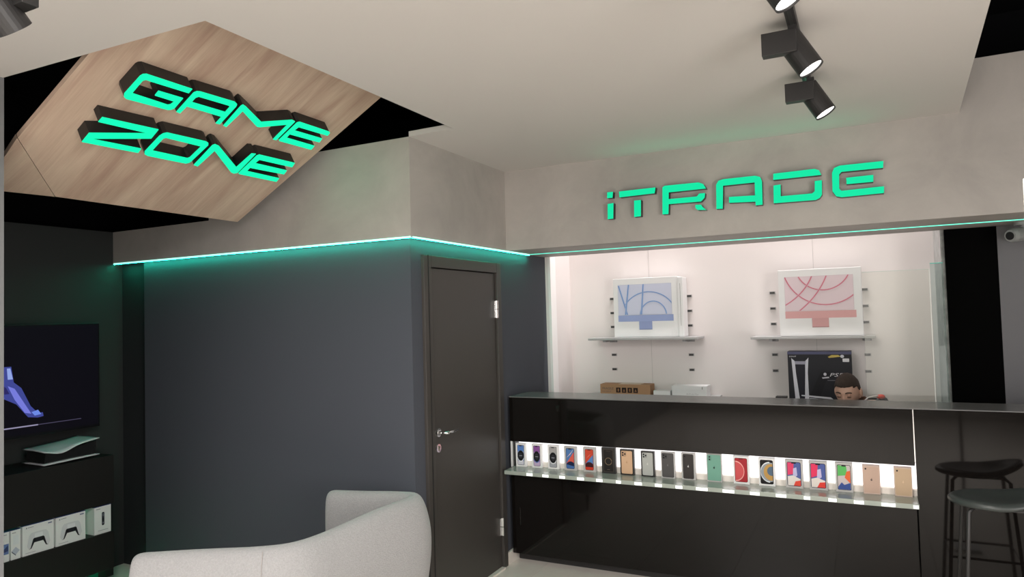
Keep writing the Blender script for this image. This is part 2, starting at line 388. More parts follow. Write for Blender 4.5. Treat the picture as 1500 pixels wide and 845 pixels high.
# LED strips
def led(name, label, x0, x1, y0, y1, z0, z1, mt, down=None):
    t = thing(name, label, 'light strip', ((x0 + x1) / 2, (y0 + y1) / 2, z0))
    d_ = obj('diffuser', bx(x0, x1, y0, y1, z0, z1), [mt, down or mt], t, world=True)
    d_.data.polygons[4].material_index = 1
    long_x = (x1 - x0) > (y1 - y0)
    e = 0.003
    for k in (0, 1):
        if long_x: q = (x0 - e, x0, y0 - e, y1 + e) if k == 0 else (x1, x1 + e, y0 - e, y1 + e)
        else: q = (x0 - e, x1 + e, y0 - e, y0) if k == 0 else (x0 - e, x1 + e, y1, y1 + e)
        obj('end_cap', bx(*q, z0, z1 + 0.001), STEEL, t, world=True)
led('light_strip', 'green light strip under the concrete band above the wide dark wall', -4.92, XD + 0.002, SL - 0.003, SL + 0.006, ZS - 0.009, ZS, LED1, LEDD)
led('light_strip', 'green light strip running back above the grey door', XD - 0.004, XD + 0.005, SL + 0.008, 4.854, ZS - 0.009, ZS, LED1, LEDD)
led('light_strip', 'long thin teal light strip under the lintel with the shop name', XD + 0.01, 3.19, 4.854, 4.866, ZS - 0.004, ZS, LED2)

# ---------------------------------------------------------------- door
dr = thing('door_1', '', 'door', (XD, 3.9, 0)); del dr['label']; del dr['category']; dr['kind'] = 'structure'
xf = XD - 0.025
bm = B()
box(bm, xf - 0.10, xf + 0.02, DY0 - 0.035, 3.497, 0, DZ)           # left architrave
box(bm, xf - 0.10, xf + 0.02, 4.325, DY1 + 0.015, 0, DZ)
box(bm, xf - 0.10, xf + 0.02, 3.497, 4.325, 2.035, DZ)
obj('door_frame', bm, DOORM, dr, world=True, bev=0.003)
obj('frame_groove', bx(xf + 0.0195, xf + 0.0225, 3.462, 3.468, 0, 2.105), mat('groove_black', (0.008, 0.008, 0.008), 0.6), dr, world=True)
obj('door_leaf', bx(xf - 0.045, xf + 0.004, 3.500, 4.316, 0.012, 2.03), DOORM, dr, world=True, bev=0.002)
leaf = bpy.data.objects['door_leaf']
for z in (1.781, 0.285):
    bm = B()
    cyl(bm, (xf + 0.017, 4.321, z - 0.06), (xf + 0.017, 4.321, z - 0.002), 0.011, n=12)
    cyl(bm, (xf + 0.017, 4.321, z + 0.002), (xf + 0.017, 4.321, z + 0.06), 0.011, n=12)
    box(bm, xf + 0.004, xf + 0.012, 4.295, 4.321, z - 0.058, z + 0.058)
    obj('hinge', bm, CHROME, dr, world=True, smooth=False)
bm = B(); cyl(bm, (xf + 0.004, 3.55, 1.05), (xf + 0.014, 3.55, 1.05), 0.027, 0.025, n=24)
hr = obj('handle_rose', bm, CHROME, dr, world=True)
bm = tube(B(), [(xf + 0.012, 3.55, 1.05), (xf + 0.055, 3.55, 1.05), (xf + 0.066, 3.556, 1.05), (xf + 0.07, 3.57, 1.05), (xf + 0.07, 3.67, 1.051)], 0.0085, n=10)
obj('handle_lever', bm, CHROME, dr, world=True, smooth=True)
bm = B(); cyl(bm, (xf + 0.004, 3.548, 0.958), (xf + 0.012, 3.548, 0.958), 0.027, 0.025, n=24)
lk = obj('lock_escutcheon', bm, CHROME, dr, world=True)
bm = B(); cyl(bm, (xf + 0.012, 3.548, 0.963), (xf + 0.016, 3.548, 0.963), 0.009, n=14); box(bm, xf + 0.012, xf + 0.015, 3.544, 3.552, 0.943, 0.963)
obj('lock_cylinder', bm, mat('brass_dark', (0.25, 0.22, 0.18), 0.4, 1.0), dr, world=True)
obj('threshold', bx(xf - 0.02, xf + 0.03, 3.497, 4.325, 0, 0.01), TILE, dr, world=True)

# ---------------------------------------------------------------- wooden panel and GAME ZONE letters
th = math.radians(28.8)
PM = Matrix(((0, math.cos(th), math.sin(th), -3.517), (1, 0, 0, 3.169), (0, math.sin(th), -math.cos(th), 2.373), (0, 0, 0, 1)))
WOOD = wood()
pan = thing('ceiling_panel', 'tilted oak panel hanging in the ceiling opening behind the game zone letters', 'panel')
pan.matrix_world = PM
I3 = lambda u, v, t: (u, v, t)
obj('oak_board', prism(B(), [(-1.4586, 0.3648), (-1.1205, 0.0064), (0, 0), (0.022, 1.42), (-1.4586, 1.42)], I3, -0.022, 0), WOOD, pan)
bm = B()
tri = [Vector((-1.4606, 0.3636, 0)), Vector((-1.1222, 0.0054, 0)), Vector((-1.39, -0.0713, -0.05))]
a = [bm.verts.new(p) for p in tri]; b = [bm.verts.new(p + Vector((0, 0, -0.022))) for p in tri]
bm.faces.new(a); bm.faces.new(b[::-1])
for k in range(3): bm.faces.new((a[k], b[k], b[(k + 1) % 3], a[(k + 1) % 3]))
obj('oak_corner_board', bm, WOOD, pan)
for x, y in ((-0.25, 0.5), (-1.1, 0.5), (-0.25, 1.2), (-1.1, 1.2)):
    up = Vector((0, math.sin(th), -math.cos(th)))
    zt = 2.373 + y * math.sin(th); h = 3.5 - zt
    cyl_b = cyl(B(), Vector((x, y, -0.022)), Vector((x, y, -0.022)) + up * (h - 0.02), 0.004, n=8)
    obj('hanger_rod', cyl_b, BLKMET, pan)

def letter(name, outer, holes, fn, t0, t1, parent, face):
    def signed(P): return sum(P[i - 1][0] * P[i][1] - P[i][0] * P[i - 1][1] for i in range(len(P)))
    def ccw(P): return P if signed(P) > 0 else P[::-1]
    outer = ccw(outer); holes = [ccw(h) for h in holes]
    from mathutils.geometry import tessellate_polygon
    loops = [outer] + [h[::-1] for h in holes]
    flat = [p for l in loops for p in l]
    tris = tessellate_polygon([[Vector((p[0], p[1], 0)) for p in l] for l in loops])
    bm = B()
    A = [bm.verts.new(fn(u, v, t0)) for u, v in flat]; C = [bm.verts.new(fn(u, v, t1 - 0.004)) for u, v in flat]
    for t in tris:
        bm.faces.new([A[i] for i in t])
        bm.faces.new([C[i] for i in t])
    s = 0
    for l in loops:
        n = len(l)
        for i in range(n):
            bm.faces.new((A[s + i], A[s + (i + 1) % n], C[s + (i + 1) % n], C[s + i]))
        s += n
    body = obj(name, bm, LETSIDE, parent)
    bm = B()
    C = [bm.verts.new(fn(u, v, t1 - 0.004)) for u, v in flat]; D = [bm.verts.new(fn(u, v, t1)) for u, v in flat]
    for t in tris:
        bm.faces.new([C[i] for i in t]); bm.faces.new([D[i] for i in t])
    s = 0
    for l in loops:
        n = len(l)
        for i in range(n):
            bm.faces.new((C[s + i], C[s + (i + 1) % n], D[s + (i + 1) % n], D[s + i]))
        s += n
    obj('lit_face', bm, face, body)
    return body
for word, keys, lab in (('game', ('G', 'A', 'M', 'E'), 'upper row of green lit letters reading GAME on the tilted oak panel'),
                        ('zone', ('Z', 'O', 'N', 'E2'), 'lower row of green lit letters reading ZONE on the tilted oak panel')):
    sg = thing('sign', lab, 'sign', group='green letters on the oak panel')
    sg.matrix_world = PM
    for k in keys:
        o_, h_ = GZ[k]
        letter('letter', o_, h_, I3, 0.0005, 0.07, sg, LETFACE)
sg = thing('sign', 'teal lit shop-name letters on the concrete lintel above the counter', 'sign', (-0.69, SF, 2.4))
for k in ('i', 'T', 'R', 'A', 'D', 'E'):
    pcs = IT[k]
    if len(pcs) == 1:
        letter('letter', pcs[0], [], lambda u, v, t: (u + 0.69, -t, v - 2.4), 0.0005, 0.05, sg, LETFACE2)
    else:
        for p in pcs: letter('letter_stroke', p, [], lambda u, v, t: (u + 0.69, -t, v - 2.4), 0.0005, 0.05, sg, LETFACE2)
# unseen area lights added near the letters to imitate their green glow
area('letter_glow_fill', (-0.70, 4.40, 2.56), (-0.70, 3.7, 3.1), 1.5, 0.05, 0.55, (0.02, 1.0, 0.55))
area('letter_glow_fill', (-2.74, 2.95, 2.68), (-2.45, 3.35, 2.52), 0.3, 0.15, 0.22, (0.02, 1.0, 0.5))

# ---------------------------------------------------------------- counter
YF = 4.45
ct = thing('display_counter', 'black gloss shop counter with a lit niche of phone boxes', 'counter', (-1.0, YF, 0))
XL, XS, XR = -2.281, 0.211, 1.9
bm = B(); box(bm, XL, XS - 0.003, YF, YF + 0.03, 0.848, 1.156)
obj('front_panel', bm, GLOSS, ct, world=True, bev=0.002)
bm = B(); box(bm, XL, XS - 0.003, YF, YF + 0.03, 0.07, 0.640)
obj('front_panel', bm, GLOSS, ct, world=True, bev=0.002)
obj('plinth', bx(XL, XR, YF + 0.10, YF + 0.12, 0, 0.07), BLKMET, ct, world=True)
bm = B(); box(bm, XS + 0.003, XR, YF, YF + 0.03, 0.07, 1.156)
rp = obj('front_panel', bm, GLOSS, ct, world=True, bev=0.002)
obj('seam_strip', bx(XS - 0.0025, XS + 0.0025, YF + 0.001, YF + 0.012, 0.87, 1.1555), CHROME, ct, world=True)
bm = B()
box(bm, XL, XL + 0.02, YF + 0.03, 4.75, 0.07, 1.156); box(bm, XR - 0.02, XR, YF + 0.03, 4.75, 0.07, 1.156)
box(bm, XL + 0.02, XR - 0.02, 4.73, 4.75, 0.07, 1.156)
obj('carcass', bm, BLKMET, ct, world=True)
# niche
bm = B(); box(bm, XL + 0.005, 0.228, 4.545, 4.55, 0.668, 0.852)
obj('backlit_panel', bm, BACKLIT, ct, world=True)
bm = B(); box(bm, XL + 0.02, XS, YF + 0.03, 4.56, 0.852, 0.87)
obj('niche_top', bm, mat('white_acrylic', (0.85, 0.85, 0.85), 0.4), ct, world=True)
obj('niche_end', bx(XL + 0.002, XL + 0.006, YF + 0.002, 4.545, 0.668, 0.848), MATS['white_acrylic'], ct, world=True)
obj('niche_end', bx(0.2165, 0.2205, YF + 0.002, 4.545, 0.668, 0.848), MATS['white_acrylic'], ct, world=True)
obj('niche_step', bx(XL + 0.006, 0.216, 4.515, 4.545, 0.668, 0.703), STEPW, ct, world=True)
sh = obj('glass_ledge', bx(-2.272, 0.2145, 4.33, 4.545, 0.642, 0.668), GLASSEDGE, ct, world=True, bev=0.001)

wt = obj('worktop', bx(XL, XR, YF - 0.001, 4.775, 1.1565, 1.162), TOPM, None, (0, YF, 1.1565), world=True, bev=0.001)
tag(wt, 'long grey worktop lying on the black gloss counter', 'worktop')

# ---------------------------------------------------------------- phone boxes on the ledge
PH = [(-2.214,0.078,0.163),(-2.09,0.076,0.165),(-1.966,0.082,0.164),(-1.839,0.09,0.162),(-1.701,0.088,0.164),(-1.566,0.095,0.170),(-1.439,0.093,0.165),(-1.3,0.088,0.162),(-1.168,0.088,0.165),(-1.038,0.087,0.167),(-0.878,0.091,0.174),(-0.717,0.093,0.169),(-0.569,0.093,0.167),(-0.416,0.097,0.165),(-0.285,0.098,0.166),(-0.148,0.09,0.167),(-0.008,0.088,0.162),(0.149,0.087,0.162)]
BK = (22, 22, 26)
def screen(w, h, bg, bands, frame=(40, 42, 48), m=0.16):
    """a phone front seen on the lid: frame, screen, colour shapes in unit screen space"""
    x0, x1, y0, y1 = w * m, w * (1 - m), h * 0.07, h * 0.93
    L = [(rrect(x0, x1, y0, y1, w * 0.1), frame)]
    a, b, c, d = x0 + w * .03, x1 - w * .03, y0 + w * .03, y1 - w * .03
    L.append((rrect(a, b, c, d, w * 0.08), bg))
    for P, col in bands:
        P = clipx([(a + (b - a) * u, c + (d - c) * v) for u, v in P], a + .001, b - .001, c + .001, d - .001)
        if P: L.append((P, col))
    L.append((rrect(w * .5 - w * .13, w * .5 + w * .13, d - h * 0.035, d, w * 0.02), frame))
    return L
def back(w, h, col, border, cams, logo, m=0.1):
    x0, x1, y0, y1 = w * m, w * (1 - m), h * 0.05, h * 0.95
    L = [(rrect(x0 - w * .03, x1 + w * .03, y0 - w * .03, y1 + w * .03, w * 0.1), border), (rrect(x0, x1, y0, y1, w * 0.08), col)]
    if cams == 3:
        L.append((rrect(x0 + w * .03, x0 + w * .37, y1 - w * .40, y1 - w * .04, w * .07), tuple(int(c * .88) for c in col)))
        for cx, cy in ((.12, .14), (.12, .31), (.28, .22)): L.append((disc(x0 + w * cx, y1 - w * cy, w * .062, 10), BK))
    elif cams == 2:
        L.append((rrect(x0 + w * .03, x0 + w * .27, y1 - w * .40, y1 - w * .05, w * .06), tuple(int(c * .9) for c in col)))
        for cy in (.14, .31): L.append((disc(x0 + w * .15, y1 - w * cy, w * .055, 10), BK))
    elif cams == 1:
        L.append((disc(x0 + w * .12, y1 - w * .14, w * .055, 10), BK))
    if logo:
        L.append((disc(w * .5, h * .5, w * .055, 12, w * .065), logo))
        L.append((disc(w * .56, h * .505, w * .022, 8), col))
        L.append((disc(w * .515, h * .5 + w * .095, w * .016, 8, w * .028), logo))
    return L
arc14 = lambda c1, c2, c3: [([(0, .7), (1, .7), (1, 1), (0, 1)], c1), (disc(.5, .47, .52, 20, .27), BK), (disc(.5, .47, .3, 16, .15), (45, 45, 52)),
                            ([(.28, .455), (.72, .455), (.72, .475), (.28, .475)], (190, 190, 200)), (rect(0, 1, 0, .2), c2), (arcband(.5, .47, .52, .05, 200, 340, 12, .29), c3)]
SPEC = [
 (WBOX, 'white phone box showing a blue wallpaper with black orb', lambda w, h: screen(w, h, (150, 165, 200), arc14((90, 130, 195), (205, 205, 215), (230, 232, 240)))),
 (WBOX, 'white phone box showing a purple wallpaper with black orb', lambda w, h: screen(w, h, (170, 140, 190), arc14((140, 85, 155), (190, 170, 200), (90, 120, 180)))),
 (WBOX, 'white phone box showing a silver wallpaper with black orb', lambda w, h: screen(w, h, (175, 175, 178), arc14((165, 163, 163), (160, 162, 170), (215, 215, 220)), (70, 70, 74))),
 (GBOX, 'grey phone box showing blue wallpaper with an orange wave', lambda w, h: screen(w, h, (78, 118, 172), [([(0, .25), (1, .85), (1, .25)], (215, 95, 80)), ([(0, .52), (.6, .8), (1, 1), (.55, .72)], (225, 205, 215)), (disc(.55, .12, .6, 16, .24), (30, 38, 70)), ([(0, 0), (1, 0), (1, .12), (0, .2)], (70, 105, 165))])),
 (GBOX, 'grey phone box showing red wallpaper with a blue wave', lambda w, h: screen(w, h, (200, 72, 50), [([(0, .3), (1, .75), (1, .25)], (85, 130, 190)), ([(0, .5), (.7, .8), (1, .95), (.5, .7)], (225, 190, 190)), (disc(.5, .15, .6, 16, .24), (60, 25, 30)), (rect(0, 1, 0, .14), (200, 60, 40))], (90, 40, 35))),
 (None, 'black phone box with a faint gold ring outline', lambda w, h: [(rrect(w * .14, w * .86, h * .07, h * .93, w * .09), (70, 62, 55)), (rrect(w * .17, w * .83, h * .085, h * .915, w * .08), (36, 33, 32)), (arcband(w * .5, h * .47, w * .24, w * .04, 0, 350, 24), (125, 108, 85)), (rect(w * .4, w * .6, h * .15, h * .165), (110, 100, 88)), (rect(w * .34, w * .66, h * .86, h * .87), (90, 80, 70))]),
 (None, 'black-edged phone box showing a gold phone with three cameras', lambda w, h: back(w, h, (208, 172, 140), (20, 18, 18), 3, (190, 150, 115))),
 (None, 'black-edged phone box showing a silver phone with three cameras', lambda w, h: back(w, h, (176, 178, 174), (25, 25, 25), 3, (205, 206, 200))),
 (GBOX, 'grey phone box showing a dark grey phone with square camera block', lambda w, h: back(w, h, (84, 82, 82), (40, 40, 42), 3, (110, 108, 108))),
 (GBOX, 'grey phone box showing a black phone with pale logo', lambda w, h: back(w, h, (62, 58, 57), (60, 60, 62), 1, (190, 190, 190), .14)),
 (GBOX, 'phone box filled by a mint green phone back', lambda w, h: back(w, h, (118, 168, 150), (150, 160, 155), 2, (30, 50, 48), .06)),
 (WBOX, 'white phone box showing a red phone front', lambda w, h: screen(w, h, (170, 48, 55), [(disc(0, .45, .75, 20, .42), (205, 85, 88)), (arcband(0, .45, .75, .05, -90, 90, 16, .42), (240, 170, 165))], (110, 40, 45), .1)),
 (WBOX, 'white phone box showing a grey and gold planet on black', lambda w, h: screen(w, h, (30, 28, 30), [(disc(.75, .5, .75, 20, .42), (150, 158, 165)), (disc(.85, .5, .6, 20, .36), (190, 150, 85)), (disc(.9, .55, .36, 16, .2), (90, 110, 130)), (arcband(.75, .5, .74, .05, 90, 270, 16, .42), (225, 230, 235))], BK, .1)),
 (GBOX, 'grey phone box showing pink and blue wallpaper, beside the planet one', lambda w, h: screen(w, h, (85, 100, 160), [([(0, .45), (.45, .5), (.5, 1), (0, 1)], (222, 70, 110)), ([(.4, .3), (.75, .45), (.7, .8), (.45, .75)], (190, 190, 225)), ([(0, 0), (1, 0), (1, .3), (.4, .45), (0, .4)], (225, 220, 215)), ([(.45, 0), (1, 0), (1, .25), (.6, .2)], (225, 80, 65))], BK, .1)),
 (GBOX, 'grey phone box showing pink and blue wallpaper, beside the green-orange one', lambda w, h: screen(w, h, (80, 95, 160), [([(0, .4), (.45, .5), (.5, 1), (0, 1)], (228, 60, 100)), ([(.4, .3), (.75, .45), (.7, .8), (.45, .75)], (200, 190, 225)), ([(0, 0), (1, 0), (1, .3), (.4, .42), (0, .36)], (230, 222, 215)), ([(.4, 0), (1, 0), (1, .25), (.6, .22)], (228, 70, 60))], BK, .08)),
 (GBOX, 'grey phone box showing green and orange wallpaper', lambda w, h: screen(w, h, (200, 190, 190), [([(0, .55), (.75, .6), (.7, .95), (0, 1)], (95, 185, 100)), ([(.55, .5), (1, .25), (1, .8), (.7, .75)], (225, 105, 60)), ([(0, 0), (1, 0), (1, .3), (.5, .2), (.3, .3), (0, .1)], (62, 85, 150))], BK, .1)),
 (None, 'phone box filled by a rose-gold phone back with dark logo', lambda w, h: back(w, h, (196, 168, 152), (205, 182, 168), 1, (100, 85, 80), .06)),
 (None, 'phone box filled by a plain gold phone back at the right end', lambda w, h: back(w, h, (196, 170, 142), (205, 185, 160), 1, (214, 190, 160), .06)),
]
BOXB = mat('black_carton', (0.02, 0.019, 0.018), 0.4)
BOXROSE = mat('rose_carton', (0.55, 0.42, 0.36), 0.45)
for i, ((px, w_, h_), (bmt, lab, art_fn)) in enumerate(zip(PH, SPEC)):
    y0 = 4.478; z0 = 0.6682
    t = thing('phone_box', lab, 'box', (px, y0, z0), 'phone boxes standing on the lit ledge')
    mt = bmt or (BOXROSE if i > 14 else BOXB)
    dep = 0.026 if i < 11 else 0.034
    obj('carton', bx(-w_ / 2, w_ / 2, 0, dep, 0, h_), mt, t, bev=0.0015)
    art('printed_phone', art_fn(w_, h_), lambda u, v, s, px=px, w_=w_: (px - w_ / 2 + u, y0 - s, z0 + v), t)
# glowing blocks added on the ledge edge, imitating light refracted below the gaps
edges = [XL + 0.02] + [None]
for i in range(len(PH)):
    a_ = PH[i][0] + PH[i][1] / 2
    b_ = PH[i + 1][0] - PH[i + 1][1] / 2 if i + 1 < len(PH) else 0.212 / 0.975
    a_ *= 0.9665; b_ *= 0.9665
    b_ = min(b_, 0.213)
    obj('edge_glow_block', bx(a_, b_, 4.3285, 4.3305, 0.645, 0.663), EDGEGLOW, ct, world=True)

# ---------------------------------------------------------------- wall shelves and goods in the back room
SHM = mat('white_shelf', (0.42, 0.42, 0.42), 0.3)
BRK = mat('bracket_grey', (0.30, 0.30, 0.30), 0.5)
def shelf(lab, x0, x1, z, bxs):
    t = thing('wall_shelf', lab, 'shelf', ((x0 + x1) / 2, 5.674, z))
    obj('board', bx(x0, x1, 5.40, 5.672, z - 0.018, z), SHM, t, world=True, bev=0.002)
    for x in bxs:
        bm = B(); box(bm, x - 0.012, x + 0.012, 5.43, 5.673, z - 0.034, z - 0.018); box(bm, x - 0.03, x + 0.03, 5.655, 5.673, z - 0.045, z - 0.018)
        obj('bracket', bm, BRK, t, world=True)
shelf('upper white shelf carrying the computer box with blue art', -2.03, -1.15, 1.532, (-1.9, -1.255))
shelf('upper white shelf carrying the computer box with pink art', -0.76, 0.06, 1.528, (-0.625, 0.005))
shelf('lower shelf just above the worktop with the cardboard box', -2.08, -1.03, 1.068, (-1.9, -1.255))
shelf('lower shelf just above the worktop with the black console box', -0.74, 0.06, 1.046, (-0.625, 0.005))

def computer_box(lab, x0, w_, h_, y0, z0, blue):
    t = thing('computer_box', lab, 'box', (x0 + w_ / 2, y0, z0), 'white computer boxes on the upper shelves')
    obj('carton', bx(-w_ / 2, w_ / 2, 0, 0.13, 0, h_), WBOX, t, bev=0.003)
    fn = lambda u, v, s: (x0 + u * w_, y0 - s, z0 + v * h_)
    if blue:
        bg, ln, st = (205, 209, 228), (92, 140, 205), (150, 164, 205)
    else:
        bg, ln, st = (226, 208, 214), (205, 84, 110), (218, 168, 168)
    a, b, c, d = 0.08, 0.9, 0.38, 0.89
    L = [(rect(a - .004, b + .004, c - .004, d + .004), tuple(int(x * .94) for x in bg)), (rect(a, b, c, d), bg)]
    def add(P, col):
        P = clipx(P, a, b, c, d)
        if P: L.append((P, col))
    soft = tuple(int((x + 2.6 * y) / 3.6) for x, y in zip(ln, bg))
    if blue:
        curves = [(.55, .30, .43, 5, 150, .46), (.62, .36, .20, 5, 178, .24), (-.55, .80, .72, -60, 35, .75), (-.25, .80, .90, -40, 30, 1.0)]
        for cx, cy, r, a0, a1, ry in curves[:2]:
            add(arcband(cx, cy, r, .024, a0, a1, 22, ry), soft); add(arcband(cx, cy, r, .008, a0, a1, 22, ry), ln)
        for p, q in (((.09, .88), (.22, .38)), ((.25, .89), (.19, .38)), ((.48, .89), (.44, .38))):
            for wd, cl in ((.014, soft), (.005, ln)):
                add([(p[0] - wd, p[1]), (p[0] + wd, p[1]), (q[0] + wd, q[1]), (q[0] - wd, q[1])], cl)
    else:
        for cx, cy, r, a0, a1, ry in ((.58, 1.12, .53, 190, 350, .66), (.55, 1.05, .33, 195, 350, .37), (-.35, 1.2, .82, -75, 0, .86), (-.75, 1.25, 1.4, -70, 0, 1.25)):
            add(arcband(cx, cy, r, .022, a0, a1, 24, ry), soft); add(arcband(cx, cy, r, .007, a0, a1, 24, ry), ln)
    L.append((rect(a - .005, b + .025, .265, .372), st))
    L.append((rect(.40, .60, .135, .265), tuple(int(x * .95) for x in st)))
    L.append((rect(.40, .60, .125, .138), tuple(int(x * .8) for x in st)))
    art('printed_computer', L, fn, t)
    bm = B(); box(bm, -0.045, 0.045, 0.02, 0.11, h_, h_ + 0.004)
    obj('carry_handle', bm, mat('white_plastic', (0.7, 0.7, 0.7), 0.4), t)
    return t
computer_box('white computer box printed with blue screen art on the left shelf', -1.835, 0.53, 0.475, 5.50, 1.534, True)
computer_box('white computer box printed with pink screen art on the right shelf', -0.558, 0.545, 0.478, 5.45, 1.530, False)
nb = tag(obj('slim_box', bx(-1.302, -1.262, 5.48, 5.62, 1.534, 2.0), WBOX, None, (-1.28, 5.55, 1.534), world=True, bev=0.003), 'slim white box standing against the right side of the blue-art computer box', 'box')
obj('printed_line', bx(-1.284, -1.282, 5.4785, 5.479, 1.62, 1.95), mat('print_dark', (0.1, 0.1, 0.1), 0.5), nb, world=True)

# cardboard box, white boxes
z = 1.070
t = thing('cardboard_box', 'brown cardboard box with black handling symbols on the left lower shelf', 'box', (-1.75, 5.5, z))
obj('carton', bx(-1.955, -1.54, 5.45, 5.58, z, z + 0.088), CARD, t, world=True, bev=0.002)
obj('packing_tape', bx(-1.80, -1.62, 5.4490, 5.58, z + 0.0885, z + 0.0895), mat('tape', (0.6, 0.45, 0.3), 0.3), t, world=True)
fn = lambda u, v, s: (-1.955 + u, 5.4495 - s, z + v)
K = (40, 30, 26); L = []
for k in range(4):
    x = .135 + k * .048; L.append((rect(x, x + .036, .022, .062), K))
    L.append(([(x + .008, .03), (x + .028, .03), (x + .018, .054)] if k % 2 else rect(x + .012, x + .024, .03, .054), (150, 110, 80)))
art('printed_symbols', L, fn, t)
PK = mat('print_dark', (0.03, 0.02, 0.02), 0.6)
text('printed_text', 'FRAGILE', 0.026, lambda u, v, s: (-1.938 + u, 5.4488, z + .045 + v), PK, t)
text('printed_text', 'THIS SIDE UP', 0.013, lambda u, v, s: (-1.938 + u, 5.4488, z + .025 + v), PK, t)
tag(obj('small_box', bx(-1.515, -1.38, 5.45, 5.55, z, z + 0.044), WBOX, None, (-1.45, 5.5, z), world=True, bev=0.002), 'small low white box between the cardboard box and the long white box', 'box')
t = thing('white_box', 'long flat white box with a grey printed line on the left lower shelf', 'box', (-1.25, 5.5, z))
obj('carton', bx(-1.365, -1.10, 5.44, 5.58, z, z + 0.085), WBOX, t, world=True, bev=0.002)
obj('lid', bx(-1.367, -1.098, 5.438, 5.582, z + 0.055, z + 0.087), WBOX, t, world=True, bev=0.001)
text('printed_text', 'AirPods Max', 0.018, lambda u, v, s: (-1.255 + u, 5.4395, z + .018 + v), mat('print_grey', (0.45, 0.45, 0.45), .5), t)
obj('printed_mark', bx(-1.135, -1.13, 5.4372, 5.4376, z + .062, z + .08), PK, t, world=True)

# big console box
z = 1.048
t = thing('console_box', 'black game console box with white console art behind the bent head', 'box', (-0.31, 5.42, z))
obj('carton', bx(-0.512, -0.098, 5.41, 5.56, z, z + 0.37), mat('navy_black_carton', (0.010, 0.011, 0.016), 0.5, spec=0.25), t, world=True, bev=0.002)
obj('blue_lid_edge', bx(-0.513, -0.097, 5.4085, 5.561, z + 0.352, z + 0.3715), mat('navy_print', (0.02, 0.025, 0.10), 0.4), t, world=True)
fn = lambda u, v, s: (-0.512 + u * 0.414, 5.4085 - s, z + v * 0.37)
W_ = (205, 206, 215); G_ = (150, 150, 165)
L = [([(.27, .0), (.52, .62), (.66, .62), (.44, .0)], (24, 24, 30)), (rect(.09, .27, 0, .80), (30, 30, 40)),
     ([(.06, .88), (.115, .82), (.125, .60), (.18, 0), (.105, 0), (.075, .6)], W_),
     ([(.335, .89), (.28, .82), (.275, .6), (.25, 0), (.32, 0), (.315, .6)], W_),
     ([(.11, .82), (.29, .82), (.28, .76), (.12, .76)], G_),
     ([(.20, .175), (.42, .16), (.66, .14), (.70, .10), (.42, .125), (.20, .155)], W_),
     ([(.33, .12), (.55, .10), (.48, .05), (.42, .0), (.30, .0)], (190, 192, 200)),
     ([(.62, .12), (.68, .12), (.74, .01), (.66, .02)], (190, 192, 200)),
     (disc(.585, .575, .024, 14, .030), W_), ([(.535, .515), (.64, .53), (.65, .505), (.545, .49)], W_), (rect(.62, .74, .455, .465), (120, 120, 130)),
     ([(.64, .905), (.70, .94), (.80, .94), (.84, .91), (.74, .895), (.66, .885)], (190, 170, 90)), (disc(.86, .915, .03, 12), W_),
     (rrect(.865, .965, .81, .875, .01), (215, 215, 220))]
art('printed_console', L, fn, t)
WT = mat('print_white', (0.62, 0.62, 0.66), .5)
text('printed_text', 'PS5', 0.042, lambda u, v, s: (-0.512 + .268 + u * 1.4, 5.4020, z + .197 + v * .85), WT, t, shear=0.25)
text('printed_text', 'SONY', 0.018, lambda u, v, s: (-0.512 + .01 + u, 5.4020, z + .333 + v * .8), WT, t)
# small black stand
t = thing('card_box', 'small black and silver box on the right lower shelf', 'box', (-0.6, 5.45, 1.048))
obj('lower_tray', bx(-0.665, -0.55, 5.42, 5.52, 1.048, 1.074), BOXB, t, world=True, bev=0.001)
obj('raised_lid', bx(-0.61, -0.535, 5.45, 5.53, 1.0745, 1.09), BOXB, t, world=True, bev=0.001)
obj('white_label', bx(-0.655, -0.59, 5.4192, 5.4198, 1.054, 1.066), WT, t, world=True)

# glass panes standing on the worktop
t = thing('glass_screen', 'wide clear glass screen standing on the worktop at right', 'glass', (0.17, 4.765, 1.1625))
obj('pane', bx(-0.009, 0.343, 4.762, 4.768, 1.1625, 1.936), PANEG, t, world=True)
obj('polished_edge', bx(-0.009, 0.343, 4.762, 4.768, 1.9362, 1.9385), mat('edge_green', (0.5, 0.60, 0.55), 0.2), t, world=True)
obj('side_edge', bx(0.3432, 0.347, 4.762, 4.768, 1.1625, 1.9385), mat('edge_pale', (0.75, 0.78, 0.74), 0.25), t, world=True)
t2 = thing('glass_screen', 'narrow glass strip between the white wall and the black panel', 'glass', (0.38, 4.765, 1.1625))
obj('pane', bx(0.350, 0.416, 4.762, 4.768, 1.1625, 1.968), glass('grey_pane', (0.80, 0.86, 0.85)), t2, world=True)
obj('polished_edge', bx(0.350, 0.416, 4.762, 4.768, 1.9682, 1.973), mat('edge_teal', (0.12, 0.55, 0.46), 0.2), t2, world=True)

